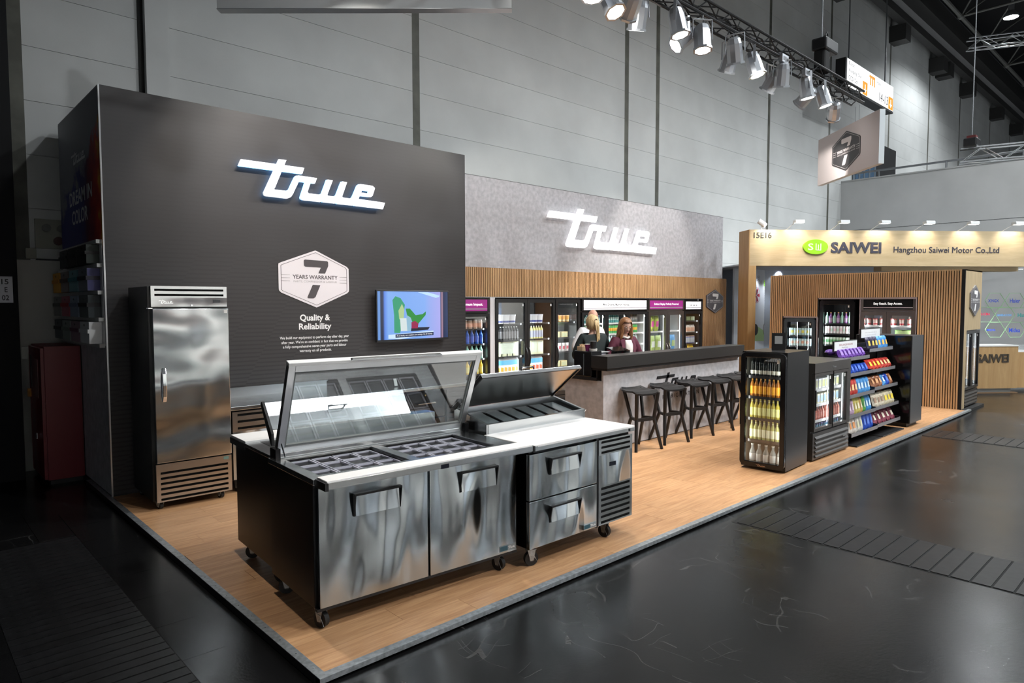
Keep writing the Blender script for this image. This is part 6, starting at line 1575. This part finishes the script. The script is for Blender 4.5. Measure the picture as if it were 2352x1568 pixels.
for i, (x, tg) in enumerate(hid): par((x, YT, ZT), tg, .05, 'silver stage lamp on the truss over the prep tables', HIDE, 58)
# lamp ballast boxes
for u, v in ((1852, 168), (1800, 136)):
    c = on_y(u, v, YT-.03); o = thing('ballast_box', 'grey ballast box clamped to a stage lamp under the truss', 'lamp ballast', c, 0, 'ballast boxes under the truss')
    B('box', parm, o, -.10, .10, -.03, .03, -.06, .06); 
    for i in range(4): B('vent', blackm, o, -.07+.04*i, -.05+.04*i, -.0315, -.03, -.03, .03)
# chain hoist
c = on_y(1888, 112, YT+.1)
o = thing('chain_hoist', 'black chain hoist motor on the lighting truss', 'hoist', c)
B('motor', blackp, o, -.14, .38, -.13, .13, -.05, .16, bevel=.03); B('chain_bag', M('bag_black', (.008, .008, .008), .9), o, -.12, .12, -.10, .10, -.42, -.03, bevel=.04); MB().tube([(-.02, 0, .16), (-.02, 0, 7)], .012, 6).build('chain', steelgrey, o); MB().tube([(-.13, -.1, .16), (-.05, -.1, .24), (.0, -.1, .16)], .012, 6).build('grip', blackp, o, smooth=True)
MB().bar((.0, 0, -.4), (.1, 0, -.75), .10, .02).build('sling', M('bag_black'), o)
# hanging badge panel below the truss end, set square to the diagonal
A_ = at_depth(2021, 250, 12.05); A2_ = at_depth(2021, 374, 12.05); B_ = at_depth(1880, 317, 14.35)
ha = math.atan2(A_.y-B_.y, A_.x-B_.x); W_ = math.hypot(A_.x-B_.x, A_.y-B_.y); H_ = A_.z-A2_.z
t = thing('hanging_badge_panel', 'pale hanging panel with dark seven-year warranty badge under the truss end', 'hanging sign', (B_.x, B_.y, A2_.z), ha)
B('panel', M('panel_rose', (.55, .50, .50), .45), t, 0, W_, 0, .10, 0, H_, bevel=.002); B('edge', M('panel_edge', (.62, .66, .68), .4), t, W_, W_+.004, 0, .10, 0, H_)
hexbadge(t, (W_*.50, -.002, H_*.50), (1, 0, 0), (0, 0, 1), W_*.47, H_*.80, M('badge_coal', (.035, .033, .035), .4), M('ink_pale', (.62, .58, .58), .5), thick=.001)
for x in (W_*.60, W_*.66): MB().tube([(x, .05, H_), (x, .05, ZT-A2_.z+.02)], .004, 5).build('wire', steelgrey, t)
# big white hanging sign whose lower edge shows at the top of the view
A_ = at_depth(498, 21, 6.9); B_ = at_depth(1175, 9, 6.9); ha = math.atan2(B_.y-A_.y, B_.x-A_.x); W_ = math.hypot(B_.x-A_.x, B_.y-A_.y)
t = thing('hanging_white_sign', 'large pale hanging sign box above the booth', 'hanging sign', (A_.x, A_.y, A_.z), ha)
B('face', M('sign_panel_white', (.60, .62, .63), .45), t, 0, W_, 0, .10, .004, 1.0); B('lower_edge', alu, t, -.004, W_+.004, -.004, .104, 0, .006)
for x in (.3, W_-.3): MB().tube([(x, .05, 1.0), (x, .05, 3)], .005, 5).build('wire', steelgrey, t)
# lit hall direction sign
YS = 5.2
a = on_y(1946.5, 129.5, YS); b = on_y(2050.5, 256, YS); tp = on_y(2050.5, 199.5, YS)
t = thing('hall_sign', 'lit white hall direction sign with orange arrows', 'sign', (a.x, YS, b.z))
W_ = b.x-a.x; H_ = (tp.z-b.z)
sgl = M('sign_light', (.8, .8, .8), .4, emit=(1, 1, 1), es=1.0)
B('box', blackm, t, -.12, W_, .002, .30, -.02, H_); B('face', sgl, t, 0, W_, 0, .002, 0, H_); B('bottom_rail', beamd, t, -.12, W_, -.01, .32, -.08, -.02)
org = M('sign_orange', (.9, .32, .0), .5, emit=(1, .33, .0), es=.8)
def hs(px): return on_y(px, 200, YS).x-a.x
for x0, x1 in ((hs(1981.5), hs(1992.5)), (hs(2041.5), W_-.02)):
    z0, z1 = .02*H_, .52*H_
    o = B('arrow_field', org, t, x0, x1, -.003, 0, z0, z1); m_ = (x0+x1)/2; w = x1-x0
    MB().xz([(m_-.07*w, z1-.1*H_), (m_+.07*w, z1-.1*H_), (m_+.07*w, z0+.20*H_), (m_+.3*w, z0+.22*H_), (m_, z0+.06*H_), (m_-.3*w, z0+.22*H_), (m_-.07*w, z0+.20*H_)], -.005, -.003).build('arrow', sgl, o)
x_ = hs(1996.5); xw = hs(2010)-x_; em = MB()
for k in range(3): em.box(x_+xw*(.12+.34*k), x_+xw*(.28+.34*k), -.004, 0, .52*H_, .85*H_)
em.box(x_, x_+xw*.96, -.0045, 0, .80*H_, .90*H_); em.build('emblem_m', org, t)
inks = M('sign_ink', (.03, .03, .03), .5)
def hl(tx, xa, xb, z0, z1, mt): letters('lettering', tx, mt, t, ((hs(xa)+hs(xb))/2, -.003, (z0+z1)/2*H_), (1, 0, 0), (0, 0, 1), hs(xb)-hs(xa), (z1-z0)*H_)
hl('14-13', 2020, 2040, .12, .46, inks); hl('Halle', 2013, 2023, .72, .86, M('ink_mist', (.5, .5, .5), .5)); hl('Ausgang Ost', 1948.5, 1978, .52, .68, M('ink_mid', (.25, .25, .25), .5)); hl('CCD Ost', 1948.5, 1970, .26, .42, M('ink_mid')); hl('East', 1948.5, 1962, .80, .93, M('ink_mist'))
for x in (.5, W_-.4): MB().tube([(x, .15, H_), (x, .15, 6)], .02, 6).build('hanger', steelgrey, t)
# gallery: dark opening, trusses, floodlit wall
g0 = on_y(1960, 400, YH-.01).x; g1 = on_y(2056, 380, YH-.01).x
d2 = struct(B('door_2', M('opening_black', (.006, .006, .007), .7), None, g0, g1, YH-.03, YH-.005, 5.9, on_y(2040, 340, YH).z))
frm = M('frame_steel', (.30, .36, .42), .3, .6)
for px in (1962, 1974, 1985, 1997, 2009): x = on_y(px, 400, YH-.05).x; B('mullion', frm, d2, x-.08, x+.06, YH-.06, YH-.03, 5.9, 8.0)
B('glazing', M('gallery_glass', (.08, .14, .22), .1), d2, on_y(1962, 400, YH).x, on_y(2009, 400, YH).x, YH-.045, YH-.04, 5.9, 7.9)
def silver_truss(label, P, Q, w=.29):
    P, Q = Vector(P), Vector(Q); t = thing('silver_truss', label, 'truss', P, math.atan2(Q.y-P.y, Q.x-P.x)); Ln = (Q-P).length
    for y in (0, w):
        for z in (0, w): MB().tube([(0, y, z), (Ln, y, z)], .025, 6).build('chord', alu, t, smooth=True)
    mb = MB(); n = max(4, int(Ln/.45))
    for i in range(n):
        x0, x1, q = i*Ln/n, (i+1)*Ln/n, i % 2
        mb.tube([(x0, 0, w*q), (x1, 0, w*(1-q))], .012, 5); mb.tube([(x0, w, w*q), (x1, w, w*(1-q))], .012, 5); mb.tube([(x0, w*q, 0), (x1, w*(1-q), 0)], .012, 5)
    stuff(mb.build('lacing', alu, t)); return t
P = on_x(2206, 372, 19.0); silver_truss('silver box truss low over the gallery wall', P, P+Vector((2.2, -7.0, 0)), .35)
o = thing('truss_hoist', 'dark hoist motor on the corner of the silver truss', 'hoist', P+Vector((.15, -.2, .36)))
B('motor', blackp, o, -.2, .25, -.15, .15, .0, .22, bevel=.03); B('body', M('hoist_red', (.10, .02, .02), .5), o, -.08, .14, -.1, .1, -.0, .3); MB().tube([(0, 0, .3), (0, 0, 7.5)], .015, 6).build('chain', steelgrey, o)
P = at_depth(2225, 110, 24); silver_truss('silver box truss high under the dark roof', P, P+Vector((3.5, -7.0, .35)), .35)
# high-bay lamps of the hall
hb = M('highbay_metal', (.35, .36, .38), .35, .8); hbl = M('highbay_lens', (1, 1, 1), .5, emit=(.88, .95, 1), es=30)
def highbay(P, e, lab='round high-bay lamp hanging from the hall roof'):
    t = thing('high_bay_lamp', lab, 'lamp', P, 0, 'high-bay lamps of the hall')
    MB().lathe([(.26, 0), (.25, .10), (.14, .22), (.10, .26), (.10, .5), (.02, .52)], 16).build('reflector', hb, t, smooth=True); MB().lathe([(.24, -.006), (.24, 0)], 16).build('lens', hbl, t)
    MB().tube([(0, 0, .5), (0, 0, 2.6)], .015, 6).build('rod', hb, t)
    light('highbay', 'SPOT', Vector(P)+Vector((0, 0, -.05)), e, (.92, .97, 1), Vector(P)+Vector((0, 0, -5)), .24, 150, .5)
# ================================================================== dark corner at the left
XW = XD0-.012
t = thing('colour_sample_shelf', 'white shelf board with rows of coloured sample boxes on the side of the charcoal wall', 'shelf', (XW, 4.42, 1.42))
zz = [on_x(225, 557, XW).z, on_x(231, 610, XW).z, on_x(231, 672, XW).z, on_x(231, 733, XW).z, on_x(232, 792, XW).z]
B('back_board', white, t, -.004, 0, .0, 1.93, zz[4]-1.42, zz[0]-1.42+.02)
for z in zz: B('shelf', M('shelf_pale', (.55, .55, .53), .5), t, -.05, -.004, 0, 1.93, z-1.42-.018, z-1.42+.018)
cols = [[(.05, .05, .05), (.035, .03, .028), (.02, .02, .018)], [(.75, .36, .03), (.22, .18, .17), (.18, .36, .40), (.20, .22, .26)], [(.24, .23, .21), (.45, .12, .15), (.30, .36, .46), (.12, .14, .14)], [(.10, .11, .11), (.30, .34, .31), (.32, .22, .26), (.80, .80, .80)]]
strap = [[(.01, .01, .01)]*3, [(.62, .24, .01), (.06, .02, .015), (.04, .20, .24), (.015, .015, .03)], [(.09, .085, .075), (.42, .01, .02), (.16, .20, .30), (.01, .01, .012)], [(.02, .02, .02), (.20, .24, .20), (.16, .06, .10), (.85, .85, .85)]]
side = [[(.03, .03, .03), (.02, .02, .02), (.02, .03, .025)], [(.70, .32, .03), (.18, .14, .13), (.14, .30, .34), (.05, .05, .16)], [(.2, .2, .18), (.4, .08, .1), (.25, .3, .4), (.03, .04, .045)], [(.06, .07, .07), (.26, .3, .27), (.28, .18, .22), (.85, .85, .85)]]
names = [['charcoal', 'dark brown', 'black'], ['orange', 'taupe', 'teal', 'grey and navy'], ['olive grey', 'red', 'pale blue', 'dark green grey'], ['graphite', 'sage', 'mauve', 'white']]
for r in range(4):
    n = len(cols[r])
    for i in range(n):
        y1 = 6.28-.455*i if n == 4 else 5.83-.455*i
        z0 = zz[r+1]+.019; h = zz[r]-.025-z0
        o = thing('sample_box', f'{names[r][i]} sample box with strap on the {ORD[r]} row of the colour shelf', 'box', (XW-.006, y1, z0))
        B('box', M(f'smp{r}{i}', cols[r][i], .5), o, -.11, 0, -.40, 0, 0, h); B('strap', M(f'str{r}{i}', strap[r][i], .5), o, -.122, 0, -.405, .005, h*.48, h*.66); B('end_face', M(f'sid{r}{i}', side[r][i], .5), o, -.108, -.002, -.402, -.40, .002, h-.002); MB().tube([(-.111, -.2, h*.84), (-.114, -.2, h*.84)], .012, 8).build('knob', blackm, o)
# hall service door, red cabinet, switches, sign
dx0, dx1 = on_y(27, 800, YH-.02).x, on_y(140, 800, YH-.02).x
dz = on_y(90, 598, YH-.02).z
d1 = struct(B('door_1', M('door_paint', (.42, .41, .38), .5), None, dx0, dx1+.35, YH-.06, YH-.005, ZF, dz)); B('frame', M('door_frame', (.30, .30, .28), .5), d1, dx0-.05, dx0, YH-.08, YH-.005, ZF, dz+.03)
c = on_y(62, 810, YH-.06); B('lock_plate', M('plate_steel', (.28, .28, .26), .4, .6), d1, c.x-.05, c.x+.06, YH-.066, YH-.06, c.z-.07, c.z+.07)
ra, rb = on_z(130, 1113, ZF), on_z(193, 1105, ZF)
t = thing('red_cabinet', 'tall dark red fire equipment cabinet beside the service door', 'cabinet', (-.33, 5.52, ZF))
hgt = on_y(130, 795, 5.52).z-ZF
redm = M('cabinet_red', (.16, .008, .012), .4)
B('carcass', redm, t, .03, .365, 0, .80, .05, hgt, bevel=.004); B('plinth', blackm, t, .05, .35, .02, .78, 0, .05); B('door', redm, t, 0, .03, .02, .78, .06, hgt-.02)
B('notice', M('notice', (.30, .16, .15), .6), t, -.003, 0, .20, .40, hgt*.62, hgt*.90); B('vent_label', blackm, t, -.003, 0, .62, .70, hgt*.68, hgt*.92); B('latch', M('latch_orange', (.6, .25, .02), .5), t, -.03, 0, .70, .76, hgt*.60, hgt*.66); MB().tube([(-.02, .28, hgt*.32), (-.02, .28, hgt*.36)], .01, 6).build('handle', chrome, t)
c = on_y(118, 538, YH-.02)
t = thing('switch_panel', 'grey electrical panel with round sockets on the hall wall above the door', 'electrical panel', (c.x, YH-.02, c.z))
B('plate', M('panel_beige', (.30, .30, .24), .5), t, -.16, .2, -.03, .018, -.17, .17)
for x in (-.05, .1): MB().tube([(x, -.03, .07), (x, -.045, .07)], .045, 14).build('socket', M('socket_grey', (.2, .2, .18), .5), t, smooth=True)
MB().tube([(.06, -.03, -.08), (.06, -.075, -.08)], .05, 14).build('rotary_switch', M('switch_brown', (.06, .02, .015), .5), t, smooth=True)
c = on_y(70, 582, YH-.02)
t = thing('junction_box', 'small beige junction box above the service door', 'electrical box', (c.x, YH-.02, c.z)); B('box', M('panel_beige'), t, -.05, .05, -.05, .018, -.06, .06, bevel=.004); B('cable_duct', blackm, t, .05, .42, -.02, .018, -.075, -.055)
c0, c1 = on_y(-22, 695, 5.99), on_y(28, 635, 5.99)
t = thing('booth_number_sign', 'white square aisle sign reading 15 E 02', 'sign', (c0.x, 5.99, c0.z))
sg = B('plate', M('sign_plate', (.55, .55, .60), .5), t, 0, c1.x-c0.x, -.01, 0, 0, c1.z-c0.z); W_ = c1.x-c0.x; H_ = c1.z-c0.z
for tx, f_ in (('15', .80), ('E', .50), ('02', .19)): letters('lettering', tx, ink_d, t, (W_*.66 if tx != 'E' else W_*.70, -.011, H_*f_), (1, 0, 0), (0, 0, 1), W_*(.32 if tx != 'E' else .13), H_*.20, bold=.02)

# second truss on the aisle side, its lamps turned to the booth front
YT2 = -3.5
tr2 = thing('aisle_truss', 'black truss with stage lamps over the aisle in front of the booth', 'truss', (0, YT2, 5.7))
for y in (0, .22):
    for z in (0, .205): MB().tube([(1.5, y, z), (15, y, z)], .022, 8).build('chord', trm, tr2, smooth=True)
mb = MB()
for i in range(44):
    x0 = 1.5+i*.306; q = i % 2; mb.tube([(x0, 0, .205*q), (x0+.306, 0, .205*(1-q))], .01, 5); mb.tube([(x0, .22*q, 0), (x0+.306, .22*(1-q), 0)], .01, 5)
stuff(mb.build('lacing', trm, tr2))
for x, tg in ((2.4, (1.6, .5, .6)), (4.5, (5.5, 2.3, .4)), (6.5, (6.5, 2.3, .5)), (8.2, (7.8, 2.3, .5)), (9.8, (8.0, .3, .6)), (11.6, (10.5, 1.2, .6)), (13.5, (12.3, 2.0, 1.2))):
    par((x, YT2, 5.7), tg, .05, 'silver stage lamp on the aisle truss', FRONT, 42, (1, .96, .92), 'stage lamps on the aisle truss')
# ================================================================== hall lamps and the stands across the aisle
P = at_depth(2322, 40, 26); highbay(P, 2500)
for x, y in ((6, -8), (10, -3), (15, -5), (20, -3), (25, -5), (31, -4), (14, -14), (38, -3), (46, -3)): highbay((x, y, 12.6), 3300)
struct(B('wall_front', M('hall_far', (.35, .36, .37), .6), None, -14, 62, -26.2, -26, ZF, 16))
for i, (x, w, c) in enumerate(((-6, 5.5, (.70, .72, .74)), (0.2, 6.5, (.72, .72, .70)), (7.4, 7.0, (.66, .70, .76)), (15.2, 6.5, (.74, .72, .68)))):
    b_ = struct(B('wall_stand_opposite', M(f'opp{i}', c, .5), None, x, x+w, -9.7, -9.6, ZF, 3.6))
    B('fascia', M(f'oppf{i}', ((.05, .12, .3), (.4, .06, .05), (.08, .3, .2), (.1, .1, .12))[i], .5), b_, x, x+w, -7.6, -7.5, 3.0, 3.6); B('floor_carpet', M(f'oppc{i}', (.12, .13, .15), .9), b_, x, x+w, -9.6, -7.5, ZF, ZF+.02)
    for q in (.25, .75): light('stand_fill_light', 'SPOT', (x+w*q, -7.9, 3.3), 420, (1, .97, .92), (x+w*q, -9.6, 1.4), .05, 120, .6)  # unseen spots added to brighten what the steel doors reflect
